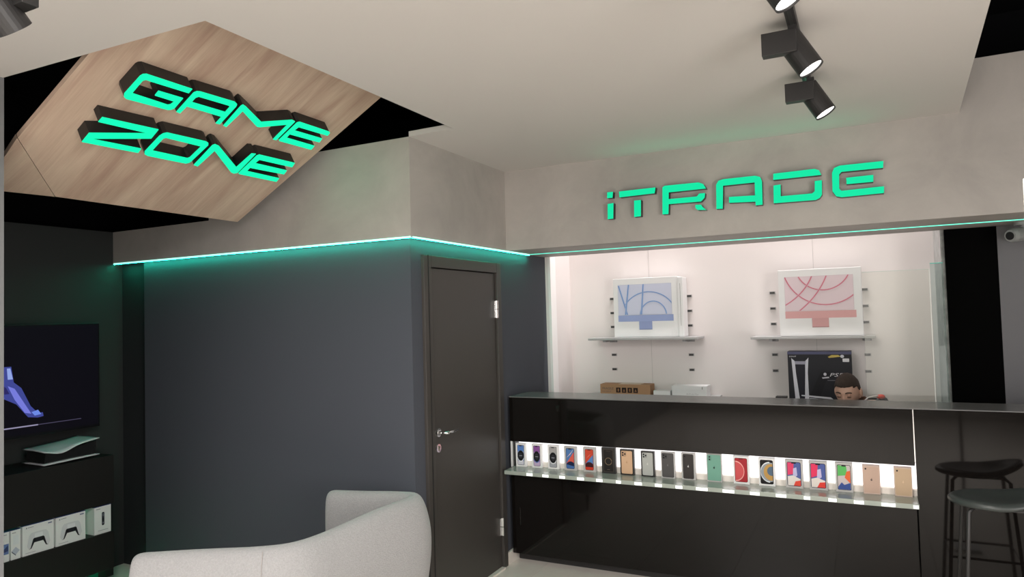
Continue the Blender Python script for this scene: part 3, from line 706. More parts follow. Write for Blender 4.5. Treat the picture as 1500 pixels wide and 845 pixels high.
# ---------------------------------------------------------------- track lights
tr = thing('light_track', 'short black ceiling track above the square spotlight in the top left corner', 'track', (-1.99, 0.8, ZC))
obj('rail', bx(-2.012, -1.98, 0.3, 1.25, ZC - 0.03, ZC - 0.0005), BLKMET, tr, world=True)
tr = thing('light_track', 'black ceiling track above the counter area with spotlights', 'track', (-0.19, 1.9, ZC))
obj('rail', bx(-0.205, -0.172, 0.3, 3.42, ZC - 0.03, ZC - 0.0005), BLKMET, tr, world=True)
obj('rail_slot', bx(-0.195, -0.182, 0.32, 3.40, ZC - 0.0312, ZC - 0.030), mat('rail_inner', (0.10, 0.10, 0.10), 0.3, 0.8), tr, world=True)
AX = Vector((0.49, -0.02, -0.87)).normalized()
def make_spot(lab, loc, axis, power, grp='black cylinder spotlights on the ceiling track', rz=0.0, hc=(0.042, 0.012, -0.06)):
    """origin = lower right corner of the driver box, below the rail"""
    t = thing('spotlight', lab, 'spotlight', loc, grp, rz)
    L_ = Vector(loc)
    obj('driver_box', bx(-0.118, 0.0, -0.042, 0.0, 0.0, 0.082), BLKMET, t, bev=0.002)
    obj('adapter', bx(-0.028, 0.002, -0.03, 0.03, 0.083, ZC - 0.03 - loc[2]), BLKMET, t)
    c = Vector(hc); top = c - axis * 0.15
    bm = cyl(B(), top, c, 0.046, n=28, cap=False)
    cyl(bm, top, top - axis * 0.002, 0.046, 0.04, n=28)
    cyl(bm, c, c - axis * 0.004, 0.046, 0.041, n=28, cap=False)
    cyl(bm, c - axis * 0.004, c - axis * 0.012, 0.041, 0.040, n=28, cap=False)
    h = obj('lamp_head', bm, BLKMET, t, smooth=False)
    bm = cyl(B(), c - axis * 0.010, c - axis * 0.007, 0.0405, n=28)
    obj('lens', bm, LENS, h)
    bm = cyl(B(), (-0.012, 0.0, 0.035), (-0.012, 0.02, 0.035), 0.012, n=12)
    obj('pivot', bm, BLKMET, t)
    d = bpy.data.lights.new('spot_beam', 'SPOT'); d.energy = power; d.spot_size = math.radians(95); d.spot_blend = 0.8
    d.shadow_soft_size = 0.035; d.color = (1, 0.95, 0.89)
    s = bpy.data.objects.new('spot_beam', d); COL.objects.link(s)
    s.parent = t; s.location = c + axis * 0.01; s.rotation_euler = axis.to_track_quat('-Z', 'Y').to_euler()
    return t
make_spot('middle spotlight of the three on the right, lit and aimed right', (-0.176, 2.69, 2.641), AX, 38)
make_spot('lowest spotlight on the right, nearest the teal shop name', (-0.158, 3.34, 2.641), AX, 38)
make_spot('spotlight cut off by the top edge, only its lens in view', (-0.19, 2.05, 2.641), AX, 38)
for y_ in (1.4, 0.75):  # out-of-view spotlights added on the track for extra light
    make_spot(('added unseen spotlight just behind the one cut off by the top edge', 'added unseen spotlight at the near end of the ceiling track')[y_ < 1], (-0.205, y_, 2.641), AX, 38)
make_spot('black square spotlight in the top left corner of the ceiling', (-2.006, 1.02, 2.567), Vector((0.05, -0.68, -0.73)).normalized(), 14, 'black cylinder spotlight over the seating', math.pi, (-0.030, -0.03, -0.045))

# ---------------------------------------------------------------- security camera
t = thing('security_camera', 'small white security camera under the lintel at the right edge', 'camera', (0.80, 5.0, 2.2))
bm = cyl(B(), (0.85, 5.02, ZS), (0.85, 5.02, ZS - 0.02), 0.045, n=24); cyl(bm, (0.85, 5.02, ZS - 0.02), (0.85, 5.02, ZS - 0.05), 0.014, n=12)
obj('mount', bm, mat('white_housing', (0.27, 0.28, 0.275), 0.35), t, world=True)
bm = cyl(B(), (0.87, 5.05, 2.135), (0.79, 4.97, 2.12), 0.042, n=24); cyl(bm, (0.79, 4.97, 2.12), (0.775, 4.955, 2.117), 0.042, 0.034, n=24)
hb = obj('housing', bm, MATS['white_housing'], t, world=True)
bm = cyl(B(), (0.775, 4.955, 2.117), (0.772, 4.952, 2.1165), 0.024, n=20)
obj('lens_window', bm, mat('lens_black', (0.02, 0.02, 0.02), 0.1), hb, world=True)

# white rounded edge of a hanging screen at the right margin
t = thing('wall_sign', 'slim white upright board cut off by the right edge', 'board', (0.56, 3.0, 0.0))
obj('board', bx(0.5155, 0.62, 3.0, 3.012, 2.01, 2.165), mat('board_white', (0.7, 0.7, 0.68), 0.4), t, world=True, bev=0.005, seg=3)
obj('lower_board', bx(0.5155, 0.62, 3.0, 3.012, 1.40, 2.005), mat('board_grey', (0.2, 0.2, 0.2), 0.4), t, world=True, bev=0.002)
obj('post', bx(0.56, 0.58, 2.997, 3.015, 0.02, 1.40), STEEL, t, world=True)
obj('foot', bx(0.49, 0.65, 2.93, 3.08, 0.0005, 0.02), STEEL, t, world=True)

# ---------------------------------------------------------------- bar stool
ST = mat('stool_shell', (0.035, 0.042, 0.04), 0.35)
sx, sy, szt = 0.535, 4.10, 0.80
t = thing('bar_stool', 'dark bar stool with moulded seat and thin legs beside the counter', 'stool', (sx, sy, 0))
bm = B(); NA, NR = 32, 7
rings = []
for k in range(NR + 1):
    ring = []
    for i_ in range(NA):
        a = 2 * math.pi * i_ / NA; rr = k / NR
        rx, ry = 0.215, 0.185
        x = math.cos(a) * rx * rr; y = math.sin(a) * ry * rr
        lift = 0.075 * max(0, math.cos(a)) ** 1.5 * rr ** 3      # raised lip at the right rear
        z = 0.0 - 0.012 * (1 - rr ** 2) + lift - (0.02 if k == NR else 0)
        if k == NR: x *= 1.015; y *= 1.015
        ring.append(bm.verts.new((x, y, z + szt)) if k else None)
    rings.append(ring)
c_ = bm.verts.new((0, 0, szt - 0.012))
for i_ in range(NA): bm.faces.new((c_, rings[1][i_], rings[1][(i_ + 1) % NA]))
for k in range(1, NR):
    for i_ in range(NA): bm.faces.new((rings[k][i_], rings[k + 1][i_], rings[k + 1][(i_ + 1) % NA], rings[k][(i_ + 1) % NA]))
so = obj('seat', bm, ST, t, smooth=True)
md = so.modifiers.new('thick', 'SOLIDIFY'); md.thickness = 0.028; md.offset = -1
md = so.modifiers.new('sub', 'SUBSURF'); md.levels = 1; md.render_levels = 1
for ax_, ay_ in ((-1, -1), (-1, 1), (1, -1), (1, 1)):
    obj('leg', tube(B(), [(ax_ * 0.10, ay_ * 0.10, szt - 0.03), (ax_ * 0.135, ay_ * 0.13, szt - 0.06), (ax_ * 0.185, ay_ * 0.18, 0.006)], 0.0095, n=10), BLKMET, t, smooth=True)
obj('footrest', tube(B(), [(-.165, -.16, .32), (.165, -.16, .32), (.165, .16, .32), (-.165, .16, .32)], 0.007, n=8, closed=True), BLKMET, t)
obj('seat_bracket', bx(-0.12, 0.12, -0.12, 0.12, szt - 0.046, szt - 0.036), BLKMET, t)

# ---------------------------------------------------------------- armchair (curved shell seen from behind)
t = thing('armchair', 'light grey curved armchair seen from behind in the foreground', 'armchair', (-2.6, 2.65, 0))
SHX, SHY = 0.09, 0.02
path = [(-2.93, 1.985), (-2.72, 2.10), (-2.47, 2.24), (-2.36, 2.36), (-2.32, 2.55), (-2.275, 2.80), (-2.235, 3.0), (-2.235, 3.10), (-2.30, 3.165), (-2.42, 3.15), (-2.58, 3.10), (-2.76, 3.055)]
tops = [0.748, 0.753, 0.755, 0.758, 0.765, 0.79, 0.80, 0.80, 0.80, 0.80, 0.80, 0.80]
def catmull(P, n=6):
    O = []
    for i in range(len(P) - 1):
        p0, p1, p2, p3 = P[max(i - 1, 0)], P[i], P[i + 1], P[min(i + 2, len(P) - 1)]
        for k in range(n):
            s = k / n
            O.append(tuple(0.5 * (2 * b + (c - a) * s + (2 * a - 5 * b + 4 * c - d) * s * s + (-a + 3 * b - 3 * c + d) * s ** 3) for a, b, c, d in zip(p0, p1, p2, p3)))
    O.append(tuple(P[-1])); return O
P3 = catmull([(x + SHX, y + SHY, h) for (x, y), h in zip(path, tops)], 6)
# cross-section: outward offset and height fraction, bulging outside, rounded top
SEC = [(-.012, 0.0), (.030, .25), (.052, .5), (.055, .68), (.042, .82), (.022, .92), (0.004, .975), (-.022, 1.0), (-.050, .992), (-.072, .96), (-.085, .88), (-.090, .6), (-.090, .3), (-.080, 0.0)]
Z0 = 0.16
bm = B(); rings = []
N = len(P3)
for i_, (x, y, h) in enumerate(P3):
    a = Vector(P3[max(i_ - 1, 0)][:2]); b = Vector(P3[min(i_ + 1, N - 1)][:2])
    d = (b - a).normalized(); nrm = Vector((d.y, -d.x))
    e = min(i_, N - 1 - i_); 
    ring = []
    for off, fz in SEC:
        ring.append(bm.verts.new((x + nrm.x * off, y + nrm.y * off, Z0 + (h - Z0) * fz)))
    rings.append(ring)
M_ = len(SEC)
for i_ in range(N - 1):
    for k in range(M_): bm.faces.new((rings[i_][k], rings[i_ + 1][k], rings[i_ + 1][(k + 1) % M_], rings[i_][(k + 1) % M_]))
# rounded arm ends: two shrinking rings and a cap
for ri, sgn in ((0, -1), (N - 1, 1)):
    base = rings[ri]
    a = Vector(P3[0 if ri == 0 else N - 2][:2]); b = Vector(P3[1 if ri == 0 else N - 1][:2]); d = (b - a).normalized() * sgn
    nrm = Vector(((b - a).normalized().y, -(b - a).normalized().x))
    x, y, h = P3[ri]; prev = base
    for q, sh_ in ((.022, .93), (.036, .78), (.042, .5)):
        ring = []
        for (off, fz) in SEC:
            oc = -0.02; o2 = oc + (off - oc) * sh_; f2 = fz if fz < .5 else .5 + (fz - .5) * (1 - (1 - sh_) * .22)
            ring.append(bm.verts.new((x + nrm.x * o2 + d.x * q, y + nrm.y * o2 + d.y * q, Z0 + (h - Z0) * f2)))
        for k in range(M_): bm.faces.new((prev[k], ring[k], ring[(k + 1) % M_], prev[(k + 1) % M_]))
        prev = ring
    bm.faces.new(prev)
sh_o = obj('shell', bm, FAB, t, world=True, smooth=True)
md = sh_o.modifiers.new('sub', 'SUBSURF'); md.levels = 1; md.render_levels = 2
# seam running down the outer back
sp = P3[12]; a = Vector(P3[11][:2]); b = Vector(P3[13][:2]); d = (b - a).normalized(); nr = Vector((d.y, -d.x))
pts = [(sp[0] + nr.x * (o_ + .0012), sp[1] + nr.y * (o_ + .0012), Z0 + (sp[2] - Z0) * f_) for o_, f_ in SEC[:7]]
obj('seam', tube(B(), pts, 0.0018, n=6), mat('seam_grey', (0.33, 0.31, 0.30), 0.9), t, world=True)
inner = [(a_ + SHX, b_ + SHY) for a_, b_ in [(-2.86, 2.10), (-2.56, 2.27), (-2.45, 2.40), (-2.41, 2.57), (-2.37, 2.82), (-2.335, 2.98), (-2.40, 3.05), (-2.70, 2.96)]]
obj('seat_cushion', prism(B(), inner, lambda u, v, q: (u, v, q), 0.24, 0.43), FAB, t, world=True, bev=0.03, seg=3)
for x, y in ((-2.80, 2.13), (-2.50, 2.33), (-2.36, 2.98), (-2.68, 2.97)):
    obj('leg', cyl(B(), (x + SHX, y + SHY, 0.24), (x + SHX, y + SHY, 0.001), 0.018, 0.011, n=12), BLKMET, t, world=True)

# ---------------------------------------------------------------- game-zone wall: screen, cabinet, console, boxes
t = thing('television', 'wide black television on the dark game-zone wall', 'television', (-4.85, 2.4, 1.4))
obj('housing', bx(-4.87, -4.825, 1.85, 3.115, 1.04, 1.765), BLKMET, t, world=True, bev=0.004)
obj('bezel', bx(-4.825, -4.8215, 1.855, 3.110, 1.045, 1.760), mat('bezel', (0.006, 0.006, 0.007), 0.25), t, world=True)
obj('wall_bracket', bx(-4.93, -4.87, 2.2, 2.7, 1.25, 1.55), BLKMET, t, world=True)
SCM = mat('screen_on', (0.002, 0.002, 0.003), 0.25, emit=(0.004, 0.0035, 0.006), es=1.0, spec=0.15)
scr = obj('screen', bx(-4.8215, -4.8205, 1.865, 3.10, 1.062, 1.752), SCM, t, world=True)
def glow(c, s=1.0):
    return mat('screen_%02x%02x%02x' % c, (0, 0, 0), 0.5, emit=srgb(*c), es=s)
shapes = [([(2.50, 1.50), (2.54, 1.50), (2.555, 1.40), (2.60, 1.36), (2.655, 1.24), (2.70, 1.19), (2.73, 1.19), (2.735, 1.165), (2.70, 1.16), (2.64, 1.17), (2.57, 1.26), (2.50, 1.30), (2.42, 1.30), (2.42, 1.46)], (62, 70, 150)),
          ([(2.52, 1.38), (2.56, 1.36), (2.63, 1.24), (2.66, 1.19), (2.62, 1.20), (2.56, 1.29)], (120, 125, 225)),
          ([(2.515, 1.49), (2.535, 1.49), (2.55, 1.42), (2.52, 1.42)], (150, 170, 235)),
          ([(2.66, 1.20), (2.70, 1.21), (2.72, 1.18), (2.68, 1.175)], (110, 140, 235)),
          ([(2.47, 1.40), (2.51, 1.37), (2.53, 1.33), (2.48, 1.33)], (40, 35, 100)),
          (rect(2.0, 2.70, 1.110, 1.118), (150, 145, 175)), (rect(2.70, 2.98, 1.112, 1.117), (70, 65, 90))]
bm = B(); mts = []
for k, (P, c) in enumerate(shapes):
    mts.append(glow(c)); f = bm.faces.new([bm.verts.new((-4.8203 + k * 0.0002, u, v)) for u, v in P]); f.material_index = k
obj('screen_picture', bm, mts, scr, world=True)

CABM = mat('black_brown_cabinet', (0.010, 0.0085, 0.008), 0.5, spec=0.35)
CY0, CY1, CX0, CX1 = 1.70, 3.032, -4.91, -4.55
t = thing('media_cabinet', 'black wall cabinet with an open shelf under the television', 'cabinet', (-4.73, 2.4, 0.13))
obj('upper_box', bx(CX0, CX1, CY0, CY1, 0.560, 0.876), CABM, t, world=True, bev=0.002)
obj('lower_box', bx(CX0, CX1, CY0, CY1, 0.130, 0.372), CABM, t, world=True, bev=0.002)
obj('back_board', bx(CX0, CX0 + 0.015, CY0, CY1, 0.372, 0.560), CABM, t, world=True)
obj('side_board', bx(CX0 + 0.015, CX1 - 0.24, CY1 - 0.015, CY1, 0.372, 0.560), CABM, t, world=True)
obj('wall_cleat', bx(-4.929, CX0, CY0 + 0.1, CY1 - 0.1, 0.6, 0.8), CABM, t, world=True)
g = thing('light_strip', 'green light strip glowing beneath the black wall cabinet', 'light strip', (-4.8, 2.4, 0.125))
GLED = mat('green_led', (0.1, 0.5, 0.3), 0.5, emit=(0.01, 1.0, 0.42), es=65)
obj('diffuser', bx(-4.86, -4.85, 1.75, 3.02, 0.118, 0.128), GLED, g, world=True)
g = thing('light_strip', 'green light strip hidden at the rear of the cabinet shelf', 'light strip', (-4.88, 2.4, 0.55))
obj('diffuser', bx(-4.88, -4.872, 1.75, 3.0, 0.548, 0.558), mat('green_led_dim', (0.1, 0.5, 0.3), 0.5, emit=(0.01, 1.0, 0.42), es=9), g, world=True)
tw = obj('tower_speaker', bx(-4.90, -4.78, 3.07, 3.17, 0.12, 0.76), mat('speaker_black', (0.008, 0.008, 0.008), 0.5), None, (-4.84, 3.12, 0), world=True, bev=0.004)
bm = B(); box(bm, -4.905, -4.775, 3.065, 3.175, 0.0005, 0.12)
tag(tw, 'narrow black upright box between the cabinet and the dark wall', 'speaker'); obj('foot', bm, BLKMET, tw, world=True)

# console lying on the cabinet
t = thing('game_console', 'white and black game console lying on the black cabinet', 'console', (-4.68, 2.72, 0.876))
PLW = mat('console_white', (0.62, 0.64, 0.66), 0.35)
def plate(z_fn, th_, name):
    bm = B(); n = 14; top = []; bot = []
    for i_ in range(n + 1):
        s = i_ / n; y = 2.60 + s * 0.355
        w0 = -4.82 + 0.02 * math.sin(s * math.pi); w1 = -4.575 + 0.012 * math.sin(s * math.pi * 1.2)
        row = []; rb = []
        for j in range(7):
            q = j / 6; x = w0 + (w1 - w0) * q
            z = z_fn(s, q); row.append(bm.verts.new((x, y, z))); rb.append(bm.verts.new((x, y, z - th_)))
        top.append(row); bot.append(rb)
    for i_ in range(n):
        for j in range(6):
            bm.faces.new((top[i_][j], top[i_ + 1][j], top[i_ + 1][j + 1], top[i_][j + 1]))
            bm.faces.new((bot[i_][j], bot[i_][j + 1], bot[i_ + 1][j + 1], bot[i_ + 1][j]))
    for i_ in range(n):
        for j in (0, 6): bm.faces.new((top[i_][j], top[i_ + 1][j], bot[i_ + 1][j], bot[i_][j]))
    for j in range(6):
        for i_ in (0, n): bm.faces.new((top[i_][j], top[i_][j + 1], bot[i_][j + 1], bot[i_][j]))
    return obj(name, bm, PLW, t, world=True, smooth=True)
plate(lambda s, q: 0.975 + 0.028 * s ** 2 - 0.030 * max(0, q - .5) * 2 * math.exp(-((s - .28) / .22) ** 2) + 0.006 * math.sin(s * 3.1), 0.006, 'top_plate')
plate(lambda s, q: 0.890 + 0.006 * s + 0.004 * math.sin(s * 3.1), 0.006, 'bottom_plate')
bm = B(); prism(bm, [(2.612, .895), (2.625, .968), (2.70, .948), (2.81, .962), (2.945, .985), (2.94, .90)], lambda u, v, q: (q, u, v), -4.80, -4.600)
obj('core', bm, mat('console_black', (0.01, 0.01, 0.01), 0.2), t, world=True)
obj('foot', bx(-4.78, -4.74, 2.66, 2.69, 0.876, 0.886), BLKMET, t, world=True)
obj('foot', bx(-4.66, -4.62, 2.85, 2.88, 0.876, 0.888), BLKMET, t, world=True)

def small_box(lab, y0, y1, h, kind, cx=-4.562, dep=0.075):
    t = thing('controller_box' if kind == 'pad' else 'accessory_box', lab, 'box', (cx, (y0 + y1) / 2, 0.3725), 'white boxes on the cabinet shelf')
    obj('carton', bx(cx - dep, cx, y0, y1, 0.3725, 0.3725 + h), WBOX, t, world=True, bev=0.001)
    obj('blue_top_edge', bx(cx - dep - .0005, cx + .0006, y0 - .0005, y1 + .0005, 0.3725 + h, 0.3725 + h + 0.003), mat('navy_print2', (0.03, 0.05, 0.22), .4), t, world=True)
    wd = y1 - y0
    fn = lambda u, v, s: (cx + s, y0 + u * wd, 0.3725 + v * h)
    if kind == 'pad':
        L = [([(.20, .18), (.14, .30), (.20, .62), (.27, .72), (.40, .73), (.62, .73), (.75, .72), (.82, .62), (.88, .30), (.82, .18), (.72, .26), (.66, .42), (.36, .42), (.30, .26)], (214, 214, 218)),
             ([(.20, .18), (.25, .22), (.33, .50), (.36, .53), (.66, .53), (.69, .50), (.77, .22), (.82, .18), (.74, .20), (.65, .38), (.37, .38), (.28, .20)], (38, 38, 44)),
             (rrect(.38, .64, .53, .68, .03), (228, 228, 232)), (disc(.38, .45, .04), (20, 20, 24)), (disc(.64, .45, .04), (20, 20, 24)),
             ([(.10, .90), (.14, .90), (.12, .95)], (60, 60, 70)), (rect(.16, .34, .915, .93), (120, 120, 130)), (rect(.80, .93, .90, .94), (110, 120, 150)),
             (rect(.08, .40, .08, .095), (170, 170, 175))]
    elif kind == 'remote':
        L = [(rrect(.44, .60, .30, .78, .05), (50, 50, 58)), (rrect(.46, .58, .62, .74, .04), (95, 95, 105)), (disc(.52, .52, .05), (25, 25, 30)), (rect(.47, .57, .36, .42), (110, 110, 120)),
             (rect(.1, .34, .91, .93), (120, 120, 130)), (rect(.2, .8, .12, .14), (170, 170, 175))]
    elif kind == 'diamond':
        L = [([(.08, .30), (.5, .42), (.92, .28), (.5, .16)], (185, 190, 205)), ([(.08, .30), (.5, .16), (.5, .12), (.08, .26)], (90, 95, 110)), (rect(.12, .5, .9, .92), (130, 130, 140)), (rrect(.2, .8, .5, .82, .04), (226, 228, 232))]
    else:
        L = [(rect(.1, .95, .25, .6), (105, 125, 175)), ([(.2, .3), (.9, .55), (.9, .35)], (60, 70, 110)), (rect(.12, .8, .9, .92), (130, 130, 140))]
    art('printed_front', L, fn, t)
small_box('white controller box nearer the left pillar on the cabinet shelf', 2.466, 2.648, 0.178, 'pad')
small_box('white controller box in the middle of the cabinet shelf', 2.660, 2.846, 0.178, 'pad')
small_box('white box showing a slim black remote at the shelf end', 2.905, 3.018, 0.178, 'remote', dep=0.12)
small_box('narrow white box printed with a flat grey device', 2.402, 2.456, 0.172, 'diamond')
small_box('white box with blue print half hidden by the left pillar', 2.325, 2.394, 0.172, 'blue')

# ---------------------------------------------------------------- shop assistant, seated behind the counter, looking down
def skin_obj(name, joints, edges, mt, parent, root=0, sub=2):
    me = bpy.data.meshes.new(name)
    me.from_pydata([Vector(j[0]) - wl(parent) for j in joints], edges, [])
    o = bpy.data.objects.new(name, me); COL.objects.link(o); o.parent = parent
    o.modifiers.new('skin', 'SKIN')
    for i_, v in enumerate(me.skin_vertices[0].data):
        r = joints[i_][1]; v.radius = r if isinstance(r, tuple) else (r, r)
        v.use_root = (i_ == root)
    o.modifiers['skin'].use_smooth_shade = True
    md = o.modifiers.new('sub', 'SUBSURF'); md.levels = sub; md.render_levels = sub
    me.materials.append(mt)
    for p in me.polygons: p.use_smooth = True
    return o
SKIN = mat('skin', (0.58, 0.36, 0.27), 0.5, spec=0.35)
HAIR = mat('dark_brown_hair', (0.042, 0.026, 0.018), 0.7, bump=0.8, bscale=300, var=0.3, vscale=120)
SHIRT = mat('black_polo', (0.018, 0.018, 0.02), 0.85)
TROU = mat('dark_trousers', (0.02, 0.022, 0.03), 0.85)
px_, py_ = -0.03, 5.31
pr = thing('person', 'person with short dark hair bending down behind the counter', 'person', (px_, py_, 0.0))
J = [((px_, py_, .60), (.15, .12)), ((px_, py_ - .005, .78), (.135, .105)), ((px_ - .01, py_ - .03, .94), (.155, .105)), ((px_ - .02, py_ - .055, 1.02), (.13, .075)),
     ((px_ - .05, py_ - .085, 1.075), .058), ((px_ - .072, py_ - .115, 1.13), .056),
     ((px_ - .17, py_ - .06, 1.015), .048), ((px_ - .235, py_ - .08, .80), .046), ((px_ - .16, py_ - .235, .70), .036), ((px_ - .13, py_ - .25, .705), .028),
     ((px_ + .10, py_ - .03, 1.062), .048), ((px_ + .20, py_ - .06, .80), .046), ((px_ + .12, py_ - .22, .70), .036), ((px_ + .09, py_ - .24, .705), .028),
     ((px_ - .09, py_ - .02, .52), .088), ((px_ - .12, py_ - .30, .50), .065), ((px_ - .12, py_ - .32, .10), .045), ((px_ - .12, py_ - .42, .045), .036),
     ((px_ + .09, py_ - .02, .52), .088), ((px_ + .12, py_ - .30, .50), .065), ((px_ + .12, py_ - .32, .10), .045), ((px_ + .12, py_ - .42, .045), .036)]
E = [(0, 1), (1, 2), (2, 3), (3, 4), (4, 5), (3, 6), (6, 7), (7, 8), (8, 9), (3, 10), (10, 11), (11, 12), (12, 13), (0, 14), (14, 15), (15, 16), (16, 17), (0, 18), (18, 19), (19, 20), (20, 21)]
body = skin_obj('body', J, E, SKIN, pr)
# clothing over the same skeleton, slightly larger
g_ = lambda r, k: (r[0] + k, r[1] + k) if isinstance(r, tuple) else r + k
JS = [(J[i_][0], g_(J[i_][1], .012)) for i_ in (0, 1, 2, 3)] + [((px_ - .038, py_ - .075, 1.055), .062), (J[6][0], .076), ((px_ - .222, py_ - .076, .84), .060), (J[10][0], .080), ((px_ + .187, py_ - .056, .84), .060)]
skin_obj('polo_shirt', JS, [(0, 1), (1, 2), (2, 3), (3, 4), (3, 5), (5, 6), (3, 7), (7, 8)], SHIRT, pr)
JT = [(J[i_][0], g_(J[i_][1], .010)) for i_ in (0, 14, 15, 16, 18, 19, 20)]
skin_obj('trousers', JT, [(0, 1), (1, 2), (2, 3), (0, 4), (4, 5), (5, 6)], TROU, pr)
for s in (-1, 1):
    p0 = Vector((px_ + s * .12, py_ - .40, .045))
    skin_obj('shoe', [(p0 + Vector((0, .10, .005)), .048), (p0, .045), (p0 + Vector((0, -.10, -.006)), .036)], [(0, 1), (1, 2)], mat('black_shoe', (.01, .01, .01), .4), pr)
# hands: palm and five fingers each
for s, w0 in ((-1, Vector((px_ - .12, py_ - .255, .707))), (1, Vector((px_ + .08, py_ - .245, .707)))):
    jj = [(w0, (.026, .018)), (w0 + Vector((-s * .03, -.035, -.004)), (.034, .016)), (w0 + Vector((-s * .045, -.06, -.008)), (.036, .014))]; ee = [(0, 1), (1, 2)]
    hp = skin_obj('hand_palm', jj, ee, SKIN, pr, sub=1)
    b0 = w0 + Vector((-s * .045, -.06, -.008)); dr_ = Vector((-s * .5, -.86, 0)).normalized(); sd = Vector((.86, -s * .5, 0)).normalized()
    for k, ln in enumerate((.066, .074, .068, .054)):
        r0 = b0 + sd * ((k - 1.5) * .019) * -s * -1
        skin_obj('finger', [(r0, .0085), (r0 + dr_ * ln * .45 + Vector((0, 0, .004)), .008), (r0 + dr_ * ln * .78 + Vector((0, 0, -.010)), .0072), (r0 + dr_ * ln * .95 + Vector((0, 0, -.024)), .006)], [(0, 1), (1, 2), (2, 3)], SKIN, hp, sub=1)
    r0 = w0 + Vector((s * .0, -.02, -.002)) - sd * s * .02
    skin_obj('thumb', [(r0, .011), (r0 + dr_ * .03 - sd * s * .018, .010), (r0 + dr_ * .055 - sd * s * .018 + Vector((0, 0, -.008)), .008)], [(0, 1), (1, 2)], SKIN, hp, sub=1)
# head: built upright, then pitched forward and turned
def head_mesh():
    bm = B(); bmesh.ops.create_uvsphere(bm, u_segments=40, v_segments=30, radius=1)
    for v in bm.verts:
        x, y, z = v.co                                  # face looks to -y
        X = x * 0.078; Y = y * 0.098; Z = z * 0.118
        if z < 0: X *= 1 - 0.30 * (-z) ** 1.3; Y = Y * (1 - 0.18 * (-z)) - (0.012 * (-z))
        if z > 0.2: X *= 1 + 0.03 * z
        f = max(0, -y)
        Y -= 0.022 * f ** 3 * math.exp(-((x / .17) ** 2)) * math.exp(-(((z + .16) / .20) ** 2))        # nose
        Y -= 0.006 * f * math.exp(-((x / .30) ** 2)) * math.exp(-(((z + .50) / .10) ** 2))             # lips
        Y -= 0.007 * f * math.exp(-((x / .32) ** 2)) * math.exp(-(((z + .88) / .15) ** 2))             # chin
        for sx_ in (-1, 1):
            Y += 0.014 * f * math.exp(-(((x - sx_ * .36) / .20) ** 2)) * math.exp(-(((z - .02) / .12) ** 2))  # eye sockets
        Y -= 0.006 * f * math.exp(-((x / .6) ** 2)) * math.exp(-(((z - .20) / .09) ** 2))              # brow ridge
        v.co = (X, Y, Z)
    return bm
HM = Matrix.Translation((-0.124, 5.145, 1.172)) @ Matrix.Rotation(math.radians(-16), 4, 'Z') @ Matrix.Rotation(math.radians(17), 4, 'X') @ Matrix.Scale(0.95, 4)
def hobj(name, bm, mt, par, smooth=True, sub=0):
    bm.transform(Matrix.Translation(-wl(pr)) @ HM)
    o = obj(name, bm, mt, par, smooth=smooth)
    if sub: md = o.modifiers.new('sub', 'SUBSURF'); md.levels = 1; md.render_levels = 1
    return o
hd = hobj('head', head_mesh(), SKIN, pr, sub=1)
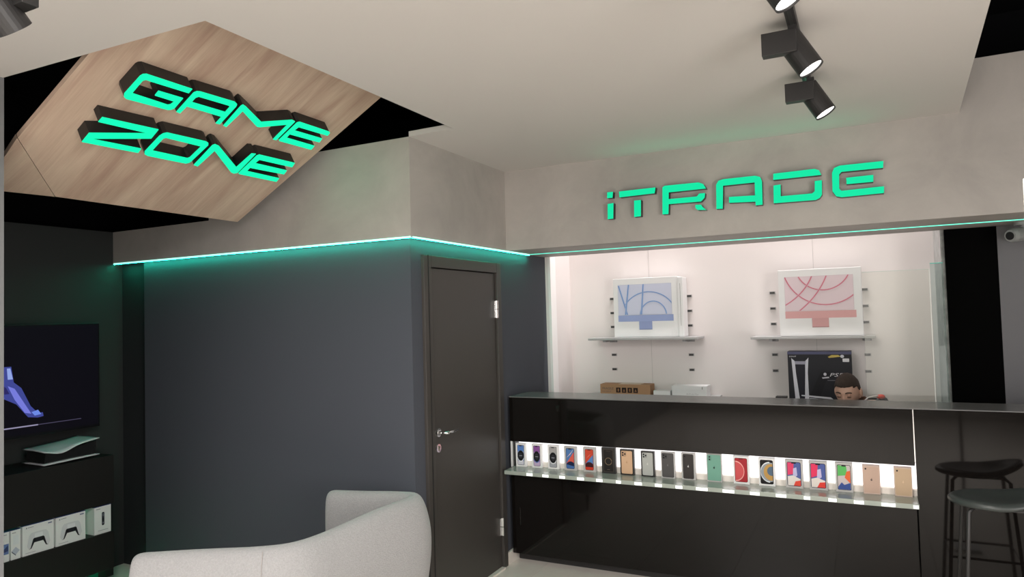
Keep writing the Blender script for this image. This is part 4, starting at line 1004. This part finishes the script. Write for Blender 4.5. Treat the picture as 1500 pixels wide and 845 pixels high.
# hair cap
bm = head_mesh(); kill = []
for v in bm.verts:
    x, y, z = v.co
    hairline = 0.058 - 0.25 * x * x / .078 - max(0, (y + .03)) * 1.15
    if y > -0.035: hairline = min(hairline, 0.045 - (y + 0.035) * 1.1)
    hairline = max(hairline, -0.05)
    if z < hairline: kill.append(v)
bmesh.ops.delete(bm, geom=kill, context='VERTS')
for v in bm.verts:
    c = v.co; k = 1.055 + 0.05 * max(0, c.z / .118)
    if c.y < 0: k += 0.03 * max(0, -c.y / .1) * max(0, c.z / .118)
    v.co = c * k + Vector((0, 0, .002)) + Vector((math.sin(c.x * 260) * .0012, 0, math.cos(c.x * 310 + c.y * 150) * .0015))
ho = hobj('hair', bm, HAIR, hd)
md = ho.modifiers.new('s', 'SOLIDIFY'); md.thickness = 0.008; md.offset = -1
for s in (-1, 1):
    bm = B(); bmesh.ops.create_uvsphere(bm, u_segments=14, v_segments=10, radius=1)
    for v in bm.verts: v.co = Vector((v.co.x * .010 + s * .082, v.co.y * .019 + .012 + s * 0, v.co.z * .032 - .008))
    hobj('ear', bm, SKIN, hd)
    bm = B(); bmesh.ops.create_uvsphere(bm, u_segments=14, v_segments=10, radius=.0125)
    for v in bm.verts: v.co = v.co + Vector((s * .030, -.079, .002))
    hobj('eyelid', bm, mat('eyelid_skin', (0.46, 0.27, 0.20), .5), hd)
    bm = tube(B(), [(s * .046, -.086, -.003), (s * .038, -.0905, -.007), (s * .030, -.0925, -.008), (s * .020, -.0905, -.006)], .0016, n=6)
    hobj('eyelash', bm, HAIR, hd)
    bm = tube(B(), [(s * .014, -.0965, .024), (s * .028, -.0955, .030), (s * .042, -.087, .028), (s * .050, -.079, .022)], .0035, n=6)
    hobj('eyebrow', bm, HAIR, hd)
bm = B(); bmesh.ops.create_uvsphere(bm, u_segments=16, v_segments=8, radius=1)
for v in bm.verts: v.co = Vector((v.co.x * .024, v.co.y * .006 - .098 + abs(v.co.x) * .006, v.co.z * .007 - .060))
hobj('mouth', bm, mat('lips', (0.33, 0.12, 0.10), .45), hd)
# collar piping and red shoulder patch
obj('white_piping', tube(B(), [(px_ + .0, py_ - .125, 1.108), (px_ + .025, py_ - .10, 1.128), (px_ + .06, py_ - .085, 1.137), (px_ + .085, py_ - .075, 1.136)], .004, n=8), mat('white_trim', (.6, .58, .56), .7), pr, world=True, smooth=True)
bm = B(); bmesh.ops.create_uvsphere(bm, u_segments=16, v_segments=10, radius=1)
for v in bm.verts: v.co = Vector((v.co.x * .026 + px_ + .10, v.co.y * .03 + py_ - .055, v.co.z * .016 + 1.130))
obj('red_shoulder_patch', bm, mat('red_cloth', (.50, .055, .035), .8), pr, world=True, smooth=True)
# low stool carrying the person
t = thing('seat_stool', 'low black stool behind the counter under the bending person', 'stool', (px_, py_ + .04, 0))
obj('seat', cyl(B(), (0, 0, .37), (0, 0, .425), .14, n=28), BLKMET, t, bev=.01)
obj('column', cyl(B(), (0, 0, .03), (0, 0, .37), .025, n=14), STEEL, t)
obj('base', cyl(B(), (0, 0, .0005), (0, 0, .03), .17, .15, n=28), BLKMET, t)
